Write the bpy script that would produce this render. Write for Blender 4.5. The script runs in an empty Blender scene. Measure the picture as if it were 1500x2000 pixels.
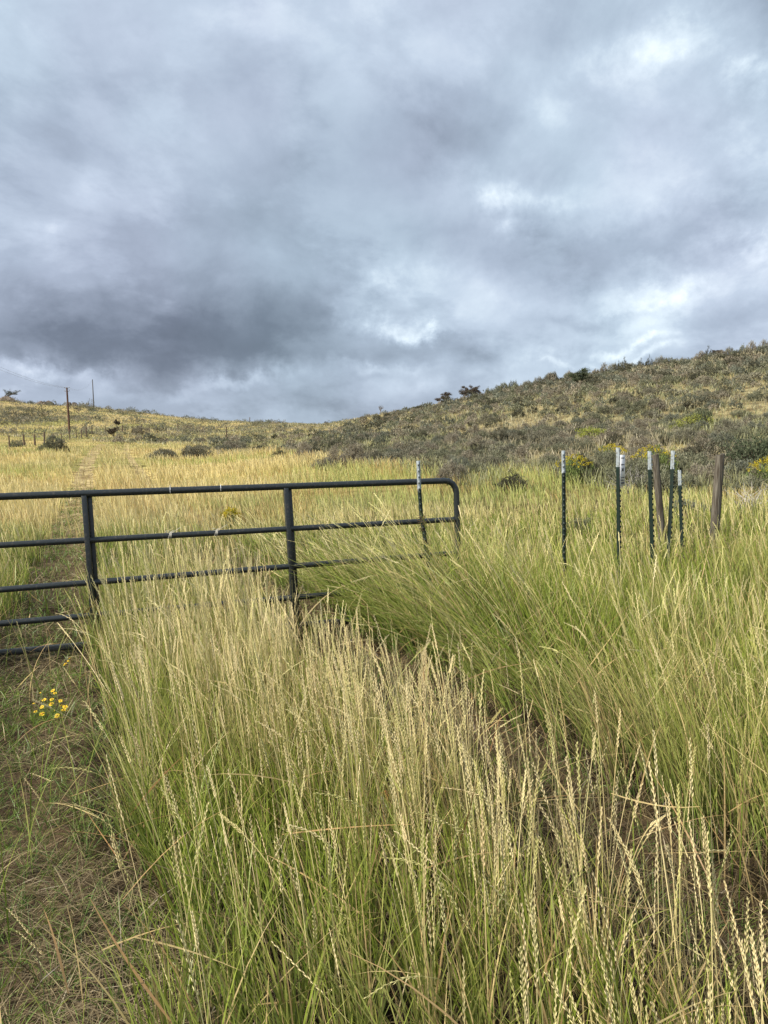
import bpy, math, random
import numpy as np
from mathutils import Matrix, Vector

sc = bpy.context.scene
col = sc.collection
rad = math.radians

# ------------------------------------------------------------------ camera
EYE, PITCH, ROLL, F = 1.62, rad(4.57), rad(-1.0), 1500.0
cam_d = bpy.data.cameras.new("camera")
cam = bpy.data.objects.new("camera", cam_d)
col.objects.link(cam)
R = Matrix.Rotation(rad(90) - PITCH, 3, 'X') @ Matrix.Rotation(ROLL, 3, 'Z')
cam.matrix_world = Matrix.Translation((0, 0, EYE)) @ R.to_4x4()
cam_d.sensor_fit = 'VERTICAL'
cam_d.sensor_height = 36.0
cam_d.sensor_width = 27.0
cam_d.lens = 27.0
cam_d.clip_start = 0.05
cam_d.clip_end = 8000
sc.camera = cam

# ------------------------------------------------------------------ exposure, sun
sc.view_settings.view_transform = 'Standard'
sc.view_settings.look = 'None'
sc.view_settings.gamma = 1.0
sc.view_settings.exposure = 0.36
SUN_EL, SUN_AZ = rad(40), rad(-116)          # azimuth from +Y towards +X: behind the viewer, to the left
sun_d = bpy.data.lights.new("sun", 'SUN')
sun_d.energy = 5.0
sun_d.angle = rad(3)
sun_d.color = (1.0, 0.93, 0.82)
sun = bpy.data.objects.new("sun", sun_d)
col.objects.link(sun)
sd = Vector((math.sin(SUN_AZ) * math.cos(SUN_EL), math.cos(SUN_AZ) * math.cos(SUN_EL), math.sin(SUN_EL)))
sun.rotation_euler = sd.to_track_quat('Z', 'Y').to_euler()

# ------------------------------------------------------------------ sky: broken overcast
world = bpy.data.worlds.new("World")
sc.world = world
world.use_nodes = True
NT = world.node_tree
NT.nodes.clear()


def N(t, **kw):
    n = NT.nodes.new(t)
    for k, v in kw.items():
        setattr(n, k, v)
    return n


def L(a, b):
    NT.links.new(a, b)


def MT(op, a, b=None, c=None, clamp=False):
    n = N('ShaderNodeMath', operation=op, use_clamp=clamp)
    for i, v in enumerate((a, b, c)):
        if v is None:
            continue
        if isinstance(v, (int, float)):
            n.inputs[i].default_value = v
        else:
            L(v, n.inputs[i])
    return n.outputs[0]


def s2l(c):
    return tuple(((v / 255) / 12.92 if v <= 10 else (((v / 255) + .055) / 1.055) ** 2.4) for v in c)


tc = N('ShaderNodeTexCoord')
sx = N('ShaderNodeSeparateXYZ')
L(tc.outputs['Generated'], sx.inputs[0])
X_, Y_, Z_ = sx.outputs
az = MT('ARCTAN2', X_, Y_)
el = MT('ARCSINE', Z_)
wn = N('ShaderNodeTexNoise')
L(tc.outputs['Generated'], wn.inputs['Vector'])
wn.inputs['Scale'].default_value = 5.0
wn.inputs['Detail'].default_value = 7
wn.inputs['Roughness'].default_value = 0.62
wc = N('ShaderNodeSeparateColor')
L(wn.outputs['Color'], wc.inputs[0])
azw = MT('ADD', az, MT('MULTIPLY', MT('SUBTRACT', wc.outputs[0], 0.5), 0.26))
elw = MT('ADD', el, MT('MULTIPLY', MT('SUBTRACT', wc.outputs[1], 0.5), 0.15))
# cloud layer seen in perspective
zz = MT('ADD', MT('MAXIMUM', Z_, 0.0), 0.42)
cx = N('ShaderNodeCombineXYZ')
L(MT('DIVIDE', X_, zz), cx.inputs[0])
L(MT('DIVIDE', Y_, zz), cx.inputs[1])
cx.inputs[2].default_value = 3.7


def noise(vec, scale, detail, rough, dist=0.0, lac=2.0):
    n = N('ShaderNodeTexNoise')
    L(vec, n.inputs['Vector'])
    n.inputs['Scale'].default_value = scale
    n.inputs['Detail'].default_value = detail
    n.inputs['Roughness'].default_value = rough
    n.inputs['Distortion'].default_value = dist
    n.inputs['Lacunarity'].default_value = lac
    return n.outputs[0]


n1 = noise(cx.outputs[0], 1.1, 9, 0.52, 0.35)
n2 = noise(cx.outputs[0], 3.8, 9, 0.58, 0.2)
n3 = noise(tc.outputs['Generated'], 9.0, 8, 0.6, 0.3)
val = MT('ADD', 0.59, MT('MULTIPLY', MT('SUBTRACT', n1, 0.5), 0.34))
val = MT('ADD', val, MT('MULTIPLY', MT('SUBTRACT', n2, 0.5), 0.20))
east = MT('MULTIPLY_ADD', az, 1.3, 0.62, clamp=True)
east = MT('MAXIMUM', east, 0.52)
val = MT('ADD', val, MT('MULTIPLY', MT('MULTIPLY', MT('SUBTRACT', n3, 0.5), 0.30), east))
# billowing undersides: folded noise gives soft bodies with crisper creases
n5 = noise(cx.outputs[0], 2.6, 7, 0.55, 0.5)


def layer(sc_, lo, hi, amp, seed, det=10, rough=0.6):
    """one deck of cloud with a fairly firm edge"""
    of = N('ShaderNodeVectorMath', operation='ADD')
    L(cx.outputs[0], of.inputs[0])
    of.inputs[1].default_value = (seed, seed * 1.7, seed * .3)
    n = noise(of.outputs[0], sc_, det, rough, 0.25)
    mr = N('ShaderNodeMapRange', interpolation_type='SMOOTHSTEP')
    L(n, mr.inputs[0])
    mr.inputs[1].default_value = lo
    mr.inputs[2].default_value = hi
    mr.inputs[3].default_value = -amp
    mr.inputs[4].default_value = amp
    return mr.outputs[0]


val = MT('ADD', val, layer(2.2, .46, .56, .045, 4.1))
val = MT('ADD', val, layer(1.2, .45, .56, .055, 13.7, 11, .56))
n6 = noise(tc.outputs['Generated'], 4.5, 9, 0.62, 0.4)
val = MT('ADD', val, MT('MULTIPLY', MT('SUBTRACT', MT('ABSOLUTE', MT('SUBTRACT', n5, 0.5)), 0.08), 0.45))
val = MT('ADD', val, MT('MULTIPLY', MT('SUBTRACT', MT('ABSOLUTE', MT('SUBTRACT', n6, 0.5)), 0.07), MT('MULTIPLY', east, 0.42)))


def blob_ang(px, py):
    d = R @ Vector(((px - 750) / F, (1000 - py) / F, -1))
    d.normalize()
    return math.atan2(d.x, d.y), math.asin(d.z)


def blob(px, py, rx, ry, amp, power=1.0, nz=None):
    a, e = blob_ang(px, py)
    sa, se = rx / F, ry / F
    u = MT('DIVIDE', MT('SUBTRACT', azw, a), sa)
    v = MT('DIVIDE', MT('SUBTRACT', elw, e), se)
    q = MT('ADD', MT('MULTIPLY', u, u), MT('MULTIPLY', v, v))
    g = MT('EXPONENT', MT('MULTIPLY', q, -1.0))
    g = MT('MULTIPLY', g, amp)
    if nz is not None:
        g = MT('MULTIPLY', g, nz)
    return g


crisp = MT('MULTIPLY', MT('SUBTRACT', n3, 0.33), 3.4, clamp=False)
crisp = MT('MAXIMUM', MT('MINIMUM', crisp, 1.5), 0.0)
BLOBS = [
    (620, 60, 380, 130, .06, 0), (120, 90, 220, 140, -.05, 0), (150, 560, 260, 110, -.10, 0), (90, 300, 200, 120, -.05, 0), (760, 330, 240, 90, -.10, 0),
    (880, 250, 120, 50, -.08, 0), (520, 470, 330, 90, -.07, 0), (430, 655, 330, 62, -.26, 0),
    (230, 600, 300, 80, -.12, 0), (520, 700, 190, 28, -.14, 0), (100, 660, 160, 40, -.10, 0),
    (330, 780, 300, 40, -.08, 0), (620, 800, 160, 26, -.10, 0), (1290, 250, 260, 130, .09, 0),
    (1000, 130, 200, 100, .03, 0), (1180, 480, 240, 42, -.13, 0), (1330, 450, 190, 34, -.06, 0),
    (1180, 600, 110, 16, -.18, 0), (1420, 640, 120, 30, -.08, 0), (900, 660, 150, 30, -.14, 0),
    (870, 480, 180, 50, -.05, 0), (1320, 350, 260, 50, .10, 0), (1380, 590, 240, 70, .15, 0),
    (1270, 100, 130, 34, .24, 1), (1470, 160, 60, 26, .36, 1), (1110, 215, 70, 26, .10, 1),
    (1020, 400, 60, 24, .26, 1), (1480, 495, 60, 28, .42, 1), (1350, 560, 150, 36, .22, 1),
    (775, 622, 70, 20, .40, 1), (865, 632, 50, 10, .32, 1), (760, 545, 120, 28, .20, 1),
    (85, 705, 115, 15, .50, 1), (400, 738, 170, 11, .22, 1), (760, 706, 80, 10, .25, 1),
    (1200, 662, 90, 11, .40, 1), (1120, 690, 50, 8, .30, 1), (1260, 690, 70, 10, .30, 1), (880, 740, 130, 14, .12, 1),
    (50, 330, 90, 60, -.08, 0), (30, 430, 60, 20, .16, 1), (130, 360, 70, 30, .10, 0),
    (950, 790, 100, 18, .14, 0),
]
for (px, py, rx, ry, amp, cr) in BLOBS:
    val = MT('ADD', val, blob(px, py, rx, ry, amp, nz=crisp if cr else None))
# the half of the sky behind the viewer, on the sun's side, is brightened to add fill light
back = MT('MAXIMUM', MT('MULTIPLY', Y_, -1.0), 0.0)
val = MT('ADD', val, MT('MULTIPLY', MT('POWER', back, 0.7), 0.20))
ramp = N('ShaderNodeValToRGB')
L(val, ramp.inputs[0])
els = ramp.color_ramp.elements
stops = [(0.0, (84, 92, 105)), (0.22, (107, 116, 131)), (0.42, (137, 147, 163)), (0.56, (160, 171, 188)),
         (0.70, (182, 193, 209)), (0.84, (211, 220, 231)), (1.0, (246, 249, 252))]
els[0].position, els[0].color = stops[0][0], s2l(stops[0][1]) + (1,)
els[1].position, els[1].color = stops[-1][0], s2l(stops[-1][1]) + (1,)
for p, c in stops[1:-1]:
    e = els.new(p)
    e.color = s2l(c) + (1,)
tint = noise(tc.outputs['Generated'], 3.0, 3, 0.5)
tm = N('ShaderNodeMix', data_type='RGBA')
L(MT('MULTIPLY', MT('SUBTRACT', tint, 0.35), 3.0, clamp=True), tm.inputs[0])
tm.inputs[6].default_value = (0.95, 1.02, 1.01, 1)
tm.inputs[7].default_value = (1.0, 0.995, 1.02, 1)
cm = N('ShaderNodeMix', data_type='RGBA', blend_type='MULTIPLY')
cm.inputs[0].default_value = 1
L(ramp.outputs[0], cm.inputs[6])
L(tm.outputs[2], cm.inputs[7])
x10 = N('ShaderNodeVectorMath', operation='SCALE')
L(cm.outputs[2], x10.inputs[0])
x10.inputs['Scale'].default_value = 10.0
skyt = N('ShaderNodeTexSky', sky_type='NISHITA')
skyt.sun_disc = False
skyt.sun_elevation = SUN_EL
skyt.sun_rotation = SUN_AZ
skm = N('ShaderNodeMix', data_type='RGBA')
skm.inputs[0].default_value = 0.95
L(skyt.outputs[0], skm.inputs[6])
L(x10.outputs[0], skm.inputs[7])
bg = N('ShaderNodeBackground')
L(skm.outputs[2], bg.inputs[0])
bg.inputs[1].default_value = 0.1
wo = N('ShaderNodeOutputWorld')
L(bg.outputs[0], wo.inputs[0])
world.cycles.sampling_method = 'MANUAL'
world.cycles.sample_map_resolution = 512
sc.cycles.max_bounces = 6
sc.cycles.diffuse_bounces = 3
sc.cycles.transmission_bounces = 3
sc.cycles.glossy_bounces = 2
sc.cycles.caustics_reflective = False
sc.cycles.caustics_refractive = False


# ------------------------------------------------------------------ helpers
def P(px, py, Y):
    """the point at forward distance Y seen at photo pixel (px, py)"""
    d = R @ Vector(((px - 750) / F, (1000 - py) / F, -1))
    s = Y / d.y
    return Vector((d.x * s, Y, EYE + d.z * s))


def tag(o, label=None, cat=None, group=None, kind=None):
    if label:
        o['label'] = label
    if cat:
        o['category'] = cat
    if group:
        o['group'] = group
    if kind:
        o['kind'] = kind
    return o


def empty(name, loc, label, cat, group=None):
    o = bpy.data.objects.new(name, None)
    o.empty_display_size = 0.2
    o.location = loc
    col.objects.link(o)
    return tag(o, label, cat, group)


def np_mesh(name, V, Fs, colr=None, mat=None, smooth=False):
    """Fs: list of int arrays (n,k)"""
    me = bpy.data.meshes.new(name)
    V = np.asarray(V, np.float32)
    me.vertices.add(len(V))
    me.vertices.foreach_set('co', V.ravel())
    Fs = [f for f in Fs if len(f)]
    nl = sum(f.size for f in Fs)
    nf = sum(len(f) for f in Fs)
    me.loops.add(nl)
    me.polygons.add(nf)
    me.loops.foreach_set('vertex_index', np.concatenate([f.ravel() for f in Fs]).astype(np.int32))
    starts, tot, off = [], [], 0
    for f in Fs:
        k = f.shape[1]
        starts.append(off + np.arange(len(f)) * k)
        tot.append(np.full(len(f), k))
        off += f.size
    me.polygons.foreach_set('loop_start', np.concatenate(starts).astype(np.int32))
    me.polygons.foreach_set('loop_total', np.concatenate(tot).astype(np.int32))
    if smooth:
        me.polygons.foreach_set('use_smooth', np.ones(nf, bool))
    if colr is not None:
        a = me.color_attributes.new('Col', 'FLOAT_COLOR', 'POINT')
        c4 = np.ones((len(V), 4), np.float32)
        c4[:, :3] = colr
        a.data.foreach_set('color', c4.ravel())
    me.update(calc_edges=True)
    if mat:
        me.materials.append(mat)
    return me


def add_obj(name, me, parent=None, loc=None):
    o = bpy.data.objects.new(name, me)
    col.objects.link(o)
    if parent is not None:
        o.parent = parent
    if loc is not None:
        o.location = loc
    return o


class MB:
    """collects small solid shapes into one mesh"""

    def __init__(self):
        self.v, self.q, self.t, self.n = [], [], [], 0

    def add(self, V, quads=(), tris=()):
        self.v.append(np.asarray(V, float))
        if len(quads):
            self.q.append(np.asarray(quads) + self.n)
        if len(tris):
            self.t.append(np.asarray(tris) + self.n)
        self.n += len(V)

    def tube(self, pts, r, n=10, cap=True):
        pts = [Vector(p) for p in pts]
        rs = r if isinstance(r, (list, tuple, np.ndarray)) else [r] * len(pts)
        prev = None
        V, Q, T = [], [], []
        for i, p in enumerate(pts):
            t = (pts[min(i + 1, len(pts) - 1)] - pts[max(i - 1, 0)]).normalized()
            if prev is None:
                a = Vector((0, 0, 1)) if abs(t.z) < .9 else Vector((1, 0, 0))
                a = (a - t * a.dot(t)).normalized()
            else:
                a = (prev - t * prev.dot(t)).normalized()
            prev = a
            b = t.cross(a)
            for k in range(n):
                th = 2 * math.pi * k / n
                V.append(p + (a * math.cos(th) + b * math.sin(th)) * rs[i])
        for i in range(len(pts) - 1):
            for k in range(n):
                k2 = (k + 1) % n
                Q.append((i * n + k, i * n + k2, (i + 1) * n + k2, (i + 1) * n + k))
        if cap:
            for i, o in ((0, 1), (len(pts) - 1, 0)):
                V.append(pts[i])
                c = len(V) - 1
                for k in range(n):
                    k2 = (k + 1) % n
                    T.append((c, i * n + k2, i * n + k) if o else (c, i * n + k, i * n + k2))
        self.add(V, Q, T)

    def sweep(self, prof, frames):
        """closed convex-ish profile [(a,b)] swept through frames [(p, ea, eb)]; capped with a fan"""
        n = len(prof)
        V, Q, T = [], [], []
        for p, ea, eb in frames:
            for a, b in prof:
                V.append(p + ea * a + eb * b)
        for i in range(len(frames) - 1):
            for k in range(n):
                k2 = (k + 1) % n
                Q.append((i * n + k, i * n + k2, (i + 1) * n + k2, (i + 1) * n + k))
        for i in (0, len(frames) - 1):
            p = frames[i][0]
            V.append(sum((Vector(V[i * n + k]) for k in range(n)), Vector()) / n)
            c = len(V) - 1
            for k in range(n):
                T.append((c, i * n + (k + 1) % n, i * n + k))
        self.add(V, Q, T)

    def box(self, c, ex, ey, ez):
        """centre and three half-extent vectors"""
        V = [c + ex * a + ey * b + ez * d for a in (-1, 1) for b in (-1, 1) for d in (-1, 1)]
        self.add(V, [(0, 1, 3, 2), (4, 6, 7, 5), (0, 4, 5, 1), (2, 3, 7, 6), (0, 2, 6, 4), (1, 5, 7, 3)])

    def build(self, name, mat, parent=None, smooth=False, origin=None):
        V = np.concatenate(self.v)
        if origin is not None:
            V = V - np.array(origin)
        Fs = []
        if self.q:
            Fs.append(np.concatenate(self.q))
        if self.t:
            Fs.append(np.concatenate(self.t))
        me = np_mesh(name, V, Fs, None, mat, smooth)
        if smooth:
            try:
                me.set_sharp_from_angle(angle=rad(50))
            except Exception:
                pass
        return add_obj(name, me, parent)


def vnoise(x, y, seed=0):
    x = np.asarray(x, float)
    y = np.asarray(y, float)
    xi, yi = np.floor(x).astype(np.int64), np.floor(y).astype(np.int64)
    fx, fy = x - xi, y - yi
    fx, fy = fx * fx * (3 - 2 * fx), fy * fy * (3 - 2 * fy)

    def h(a, b):
        v = (a * 374761393 + b * 668265263 + seed * 1442695041) & 0x7fffffff
        v = ((v ^ (v >> 13)) * 1274126177) & 0x7fffffff
        return ((v ^ (v >> 16)) & 0xffff) / 65535.0
    return (h(xi, yi) * (1 - fx) + h(xi + 1, yi) * fx) * (1 - fy) + (h(xi, yi + 1) * (1 - fx) + h(xi + 1, yi + 1) * fx) * fy


def fbm(x, y, seed=0, o=4):
    s, a, t = 0, 1.0, 0
    for i in range(o):
        s = s + a * vnoise(x * 2 ** i, y * 2 ** i, seed + i * 7)
        t += a
        a *= .5
    return s / t


def smooth01(x):
    x = np.clip(x, 0, 1)
    return x * x * (3 - 2 * x)


# ------------------------------------------------------------------ terrain
COLS = {
    -700: [(10, 0.05), (30, 0.5), (78, 3.0), (145, 9.0), (300, 34.0)],
    -200: [(10, 0.0), (30, 0.35), ('y', 78, 876), ('y', 145, 838), ('y', 260, 770)],
    0: [(10, 0.0), (30, 0.3), ('y', 78, 880), ('y', 145, 848), ('y', 200, 812), ('y', 260, 778)],
    100: [(10, 0.0), (30, 0.3), ('y', 90, 872), ('y', 145, 848), ('y', 200, 818), ('y', 260, 788)],
    200: [(10, 0.0), (30, 0.35), ('y', 60, 886), ('y', 110, 863), ('y', 160, 843), ('y', 270, 796)],
    400: [(10, 0.0), (30, 0.4), ('y', 60, 888), ('y', 110, 866), ('y', 190, 844), ('y', 300, 818)],
    600: [(10, 0.02), (20, 0.25), ('y', 30, 915), ('y', 60, 880), ('y', 120, 852), ('y', 300, 829)],
    750: [(10, 0.04), (18, 0.25), ('y', 28, 922), ('y', 45, 886), ('y', 85, 845), ('y', 140, 808)],
    870: [(10, 0.06), (16, 0.25), ('y', 22, 940), ('y', 35, 898), ('y', 60, 854), ('y', 110, 790)],
    1070: [(10, 0.10), (14, 0.25), ('y', 20, 942), ('y', 30, 895), ('y', 52, 842), ('y', 100, 749)],
    1250: [(10, 0.14), (14, 0.32), ('y', 18, 950), ('y', 26, 896), ('y', 46, 835), ('y', 95, 720)],
    1500: [(10, 0.2), (14, 0.42), ('y', 18, 955), ('y', 25, 900), ('y', 42, 825), ('y', 90, 688)],
    1900: [(10, 0.25), (14, 0.5), ('y', 18, 955), ('y', 25, 895), ('y', 42, 810), ('y', 90, 650)],
    2400: [(10, 0.25), (14, 0.5), (25, 1.8), (42, 4.5), (90, 15.0)],
}
RL = np.linspace(math.log(0.5), math.log(6000), 240)
angs, prof, crest_r = [], [], []
for px in sorted(COLS):
    a = math.atan((px - 750) / F)
    ca = math.cos(a)
    rr, z = [0.5, 5.0 / ca], [0.0, 0.0]
    for e in COLS[px]:
        if e[0] == 'y':
            p = P(px, e[2], e[1])
            rr.append(e[1] / ca)
            z.append(p.z)
        else:
            rr.append(e[0] / ca)
            z.append(e[1])
    rc, zc = rr[-1], z[-1]
    rr += [rc * 1.12, rc * 1.6, rc * 4, 6000]
    z += [zc * 1.0, zc * .93, zc * .6, 0]
    angs.append(a)
    prof.append(np.interp(RL, np.log(rr), z))
A_FINE = np.linspace(-math.pi, math.pi, 721)
base_cols = np.array(prof)
back_a = [-math.pi, -2.4, -1.6]
angs_all = back_a + angs + [1.6, 2.4, math.pi]
zero = np.zeros_like(RL)
prof_all = np.vstack([zero, zero, base_cols[0] * .5, base_cols, base_cols[-1] * .5, zero, zero])
ZG = np.array([np.interp(A_FINE, angs_all, prof_all[:, j]) for j in range(len(RL))]).T


def smooth_axis(Z, axis, k):
    ker = np.exp(-np.linspace(-2, 2, 2 * k + 1) ** 2)
    ker /= ker.sum()
    pad = [(0, 0), (0, 0)]
    pad[axis] = (k, k)
    Zp = np.pad(Z, pad, mode='edge')
    out = np.zeros_like(Z)
    for i, w in enumerate(ker):
        sl = [slice(None), slice(None)]
        sl[axis] = slice(i, i + Z.shape[axis])
        out += w * Zp[tuple(sl)]
    return out


ZG = smooth_axis(smooth_axis(ZG, 0, 4), 1, 3)


def track_u(X, Y):
    c = np.where(Y > 30, .0005 * (np.minimum(Y, 110) - 30) ** 2, 0.0)
    return X + .375 * Y - c


def H(X, Y):
    X = np.asarray(X, float)
    Y = np.asarray(Y, float)
    a = np.arctan2(X, Y)
    r = np.sqrt(X * X + Y * Y)
    fa = (a + math.pi) / (2 * math.pi) * (len(A_FINE) - 1)
    fr = (np.log(np.maximum(r, .5)) - RL[0]) / (RL[1] - RL[0])
    fr = np.clip(fr, 0, len(RL) - 1.001)
    fa = np.clip(fa, 0, len(A_FINE) - 1.001)
    ia, ir = fa.astype(int), fr.astype(int)
    ta, tr = fa - ia, fr - ir
    z = (ZG[ia, ir] * (1 - ta) + ZG[ia + 1, ir] * ta) * (1 - tr) + (ZG[ia, ir + 1] * (1 - ta) + ZG[ia + 1, ir + 1] * ta) * tr
    z = z + (fbm(X * .9, Y * .9, 3, 3) - .5) * .07
    far = smooth01((r - 18) / 60)
    z = z + far * (fbm(X * .06, Y * .06, 9, 3) - .5) * 1.5 * smooth01((r - 25) / 150) + far * (fbm(X * .3, Y * .3, 19, 2) - .5) * .35
    u = track_u(X, Y)
    fade = 1 - smooth01((r - 90) / 60)
    rut = np.exp(-((u + .5) / .42) ** 2) + np.exp(-((u - 2.2) / .32) ** 2)
    return z - .06 * rut * fade


def Hs(x, y):
    return float(H(np.array([x]), np.array([y]))[0])


# ------------------------------------------------------------------ materials
def new_mat(name):
    m = bpy.data.materials.new(name)
    m.use_nodes = True
    nt = m.node_tree
    nt.nodes.clear()
    out = nt.nodes.new('ShaderNodeOutputMaterial')
    return m, nt, out


def foliage_mat(name, trans=0.28, gloss=0.04):
    m, nt, out = new_mat(name)
    at = nt.nodes.new('ShaderNodeVertexColor')
    at.layer_name = 'Col'
    d = nt.nodes.new('ShaderNodeBsdfDiffuse')
    t = nt.nodes.new('ShaderNodeBsdfTranslucent')
    g = nt.nodes.new('ShaderNodeBsdfGlossy')
    g.inputs['Roughness'].default_value = 0.45
    m1 = nt.nodes.new('ShaderNodeMixShader')
    m2 = nt.nodes.new('ShaderNodeMixShader')
    m1.inputs[0].default_value = trans
    m2.inputs[0].default_value = gloss
    nt.links.new(at.outputs[0], d.inputs[0])
    nt.links.new(at.outputs[0], t.inputs[0])
    nt.links.new(d.outputs[0], m1.inputs[1])
    nt.links.new(t.outputs[0], m1.inputs[2])
    nt.links.new(m1.outputs[0], m2.inputs[1])
    nt.links.new(g.outputs[0], m2.inputs[2])
    nt.links.new(m2.outputs[0], out.inputs[0])
    return m


def pbr(name, c, rough=.6, metal=0, c2=None, scale=20, bump=0.0, stretch=None, spec=.5, detail=6, thr=(.4, .62), rough2=None):
    m, nt, out = new_mat(name)
    b = nt.nodes.new('ShaderNodeBsdfPrincipled')
    b.inputs['Base Color'].default_value = (*c, 1)
    b.inputs['Roughness'].default_value = rough
    b.inputs['Metallic'].default_value = metal
    b.inputs['Specular IOR Level'].default_value = spec
    nt.links.new(b.outputs[0], out.inputs[0])
    if c2 or bump:
        tcn = nt.nodes.new('ShaderNodeTexCoord')
        mp = nt.nodes.new('ShaderNodeMapping')
        if stretch:
            mp.inputs['Scale'].default_value = stretch
        nz = nt.nodes.new('ShaderNodeTexNoise')
        nz.inputs['Scale'].default_value = scale
        nz.inputs['Detail'].default_value = detail
        nt.links.new(tcn.outputs['Object'], mp.inputs[0])
        nt.links.new(mp.outputs[0], nz.inputs['Vector'])
        if c2:
            r = nt.nodes.new('ShaderNodeValToRGB')
            r.color_ramp.elements[0].position = thr[0]
            r.color_ramp.elements[0].color = (*c, 1)
            r.color_ramp.elements[1].position = thr[1]
            r.color_ramp.elements[1].color = (*c2, 1)
            nt.links.new(nz.outputs[0], r.inputs[0])
            nt.links.new(r.outputs[0], b.inputs['Base Color'])
        if bump:
            bp = nt.nodes.new('ShaderNodeBump')
            bp.inputs['Strength'].default_value = 1
            bp.inputs['Distance'].default_value = bump
            nt.links.new(nz.outputs[0], bp.inputs['Height'])
            nt.links.new(bp.outputs[0], b.inputs['Normal'])
    return m


M_GRASS = foliage_mat('grass_blades', .20, .03)
M_SAGE = foliage_mat('sagebrush_foliage', .15, .0)
M_GATE = pbr('gate_black_enamel', (.020, .025, .027), .40, 0, (.085, .075, .062), 38, .0006, spec=.5, thr=(.55, .80), detail=10)
M_GREEN = pbr('post_green_enamel', (.005, .017, .012), .55, 0, (.022, .024, .018), 30, .0003, thr=(.5, .8))
M_TIP = pbr('post_white_paint', (.30, .34, .36), .65, 0, (.15, .15, .14), 45, .0004, thr=(.50, .72))
M_STUD = pbr('stud_worn_steel', (.10, .11, .11), .6, .3)
M_SIGN = pbr('sign_white_plastic', (.78, .78, .79), .5, 0, (.6, .6, .58), 18, thr=(.5, .8))
M_INK = pbr('sign_faded_ink', (.06, .06, .08), .7)
M_WOOD = pbr('weathered_post_wood', (.065, .052, .038), .9, 0, (.185, .165, .13), 9, .016, (8, 8, .4), .2, thr=(.38, .66))
M_POLE = pbr('tarred_pole_wood', (.085, .045, .034), .9, 0, (.14, .085, .06), 2, .01, (4, 4, .3), .2)
M_POLEG = pbr('grey_pole_wood', (.10, .09, .085), .9)
M_TIE = pbr('white_nylon', (.8, .8, .8), .4)
M_STRING = pbr('pale_twine', (.72, .68, .58), .8)
M_WIRE = pbr('rusty_wire', (.07, .045, .03), .75, .4, (.16, .09, .05), 60)
M_GALV = pbr('galvanised_wire', (.25, .24, .23), .5, .8)
M_ROCK = pbr('lichen_rock', (.10, .075, .06), .95, 0, (.26, .21, .17), 1.2, .1, None, .2)
M_BARK = pbr('grey_bark', (.11, .09, .075), .9, 0, (.2, .17, .14), 30, .004, (1, 1, .2), .2)
M_PETAL = pbr('yellow_petals', (.85, .60, .02), .7)
M_DISC = pbr('orange_flower_centre', (.60, .27, .02), .8)
M_STEMG = pbr('green_plant_stem', (.10, .16, .04), .7)
M_DRYF = pbr('dried_flower_brown', (.42, .19, .06), .9)


def ground_mat():
    m, nt, out = new_mat('meadow_soil')
    b = nt.nodes.new('ShaderNodeBsdfPrincipled')
    b.inputs['Roughness'].default_value = .95
    b.inputs['Specular IOR Level'].default_value = .1
    at = nt.nodes.new('ShaderNodeVertexColor')
    at.layer_name = 'Col'
    tcn = nt.nodes.new('ShaderNodeTexCoord')

    def nz(s, d, r=.6, st=None):
        n = nt.nodes.new('ShaderNodeTexNoise')
        n.inputs['Scale'].default_value = s
        n.inputs['Detail'].default_value = d
        n.inputs['Roughness'].default_value = r
        mp = nt.nodes.new('ShaderNodeMapping')
        if st:
            mp.inputs['Scale'].default_value = st
        nt.links.new(tcn.outputs['Object'], mp.inputs[0])
        nt.links.new(mp.outputs[0], n.inputs['Vector'])
        return n.outputs[0]
    a, c, e = nz(1.3, 8), nz(30, 6, .7), nz(7, 5, .6)
    r1 = nt.nodes.new('ShaderNodeValToRGB')
    r1.color_ramp.elements[0].position = .36
    r1.color_ramp.elements[0].color = (.50, .44, .40, 1)
    r1.color_ramp.elements[1].position = .64
    r1.color_ramp.elements[1].color = (1.35, 1.38, 1.3, 1)
    nt.links.new(a, r1.inputs[0])
    r2 = nt.nodes.new('ShaderNodeValToRGB')
    r2.color_ramp.elements[0].position = .35
    r2.color_ramp.elements[0].color = (.45, .42, .40, 1)
    r2.color_ramp.elements[1].position = .66
    r2.color_ramp.elements[1].color = (1.7, 1.6, 1.4, 1)
    nt.links.new(c, r2.inputs[0])
    mx = nt.nodes.new('ShaderNodeMix')
    mx.data_type = 'RGBA'
    mx.blend_type = 'MULTIPLY'
    mx.inputs[0].default_value = 1
    nt.links.new(at.outputs[0], mx.inputs[6])
    nt.links.new(r1.outputs[0], mx.inputs[7])
    mx2 = nt.nodes.new('ShaderNodeMix')
    mx2.data_type = 'RGBA'
    mx2.blend_type = 'MULTIPLY'
    mx2.inputs[0].default_value = 1
    nt.links.new(mx.outputs[2], mx2.inputs[6])
    nt.links.new(r2.outputs[0], mx2.inputs[7])
    nt.links.new(mx2.outputs[2], b.inputs['Base Color'])
    bp = nt.nodes.new('ShaderNodeBump')
    bp.inputs['Distance'].default_value = .05
    nt.links.new(e, bp.inputs['Height'])
    nt.links.new(bp.outputs[0], b.inputs['Normal'])
    nt.links.new(b.outputs[0], out.inputs[0])
    return m


M_GROUND = ground_mat()

# ------------------------------------------------------------------ ground sheet
GOLD = np.array([.45, .37, .17])
OLIVE = np.array([.27, .26, .10])
TAN = np.array([.36, .30, .17])
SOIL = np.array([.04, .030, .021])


def ang_of(X, Y):
    """photo column of a bearing, used to speak about places on the hills"""
    return 750 + F * np.tan(np.clip(np.arctan2(X, Y), -1.3, 1.3))


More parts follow.
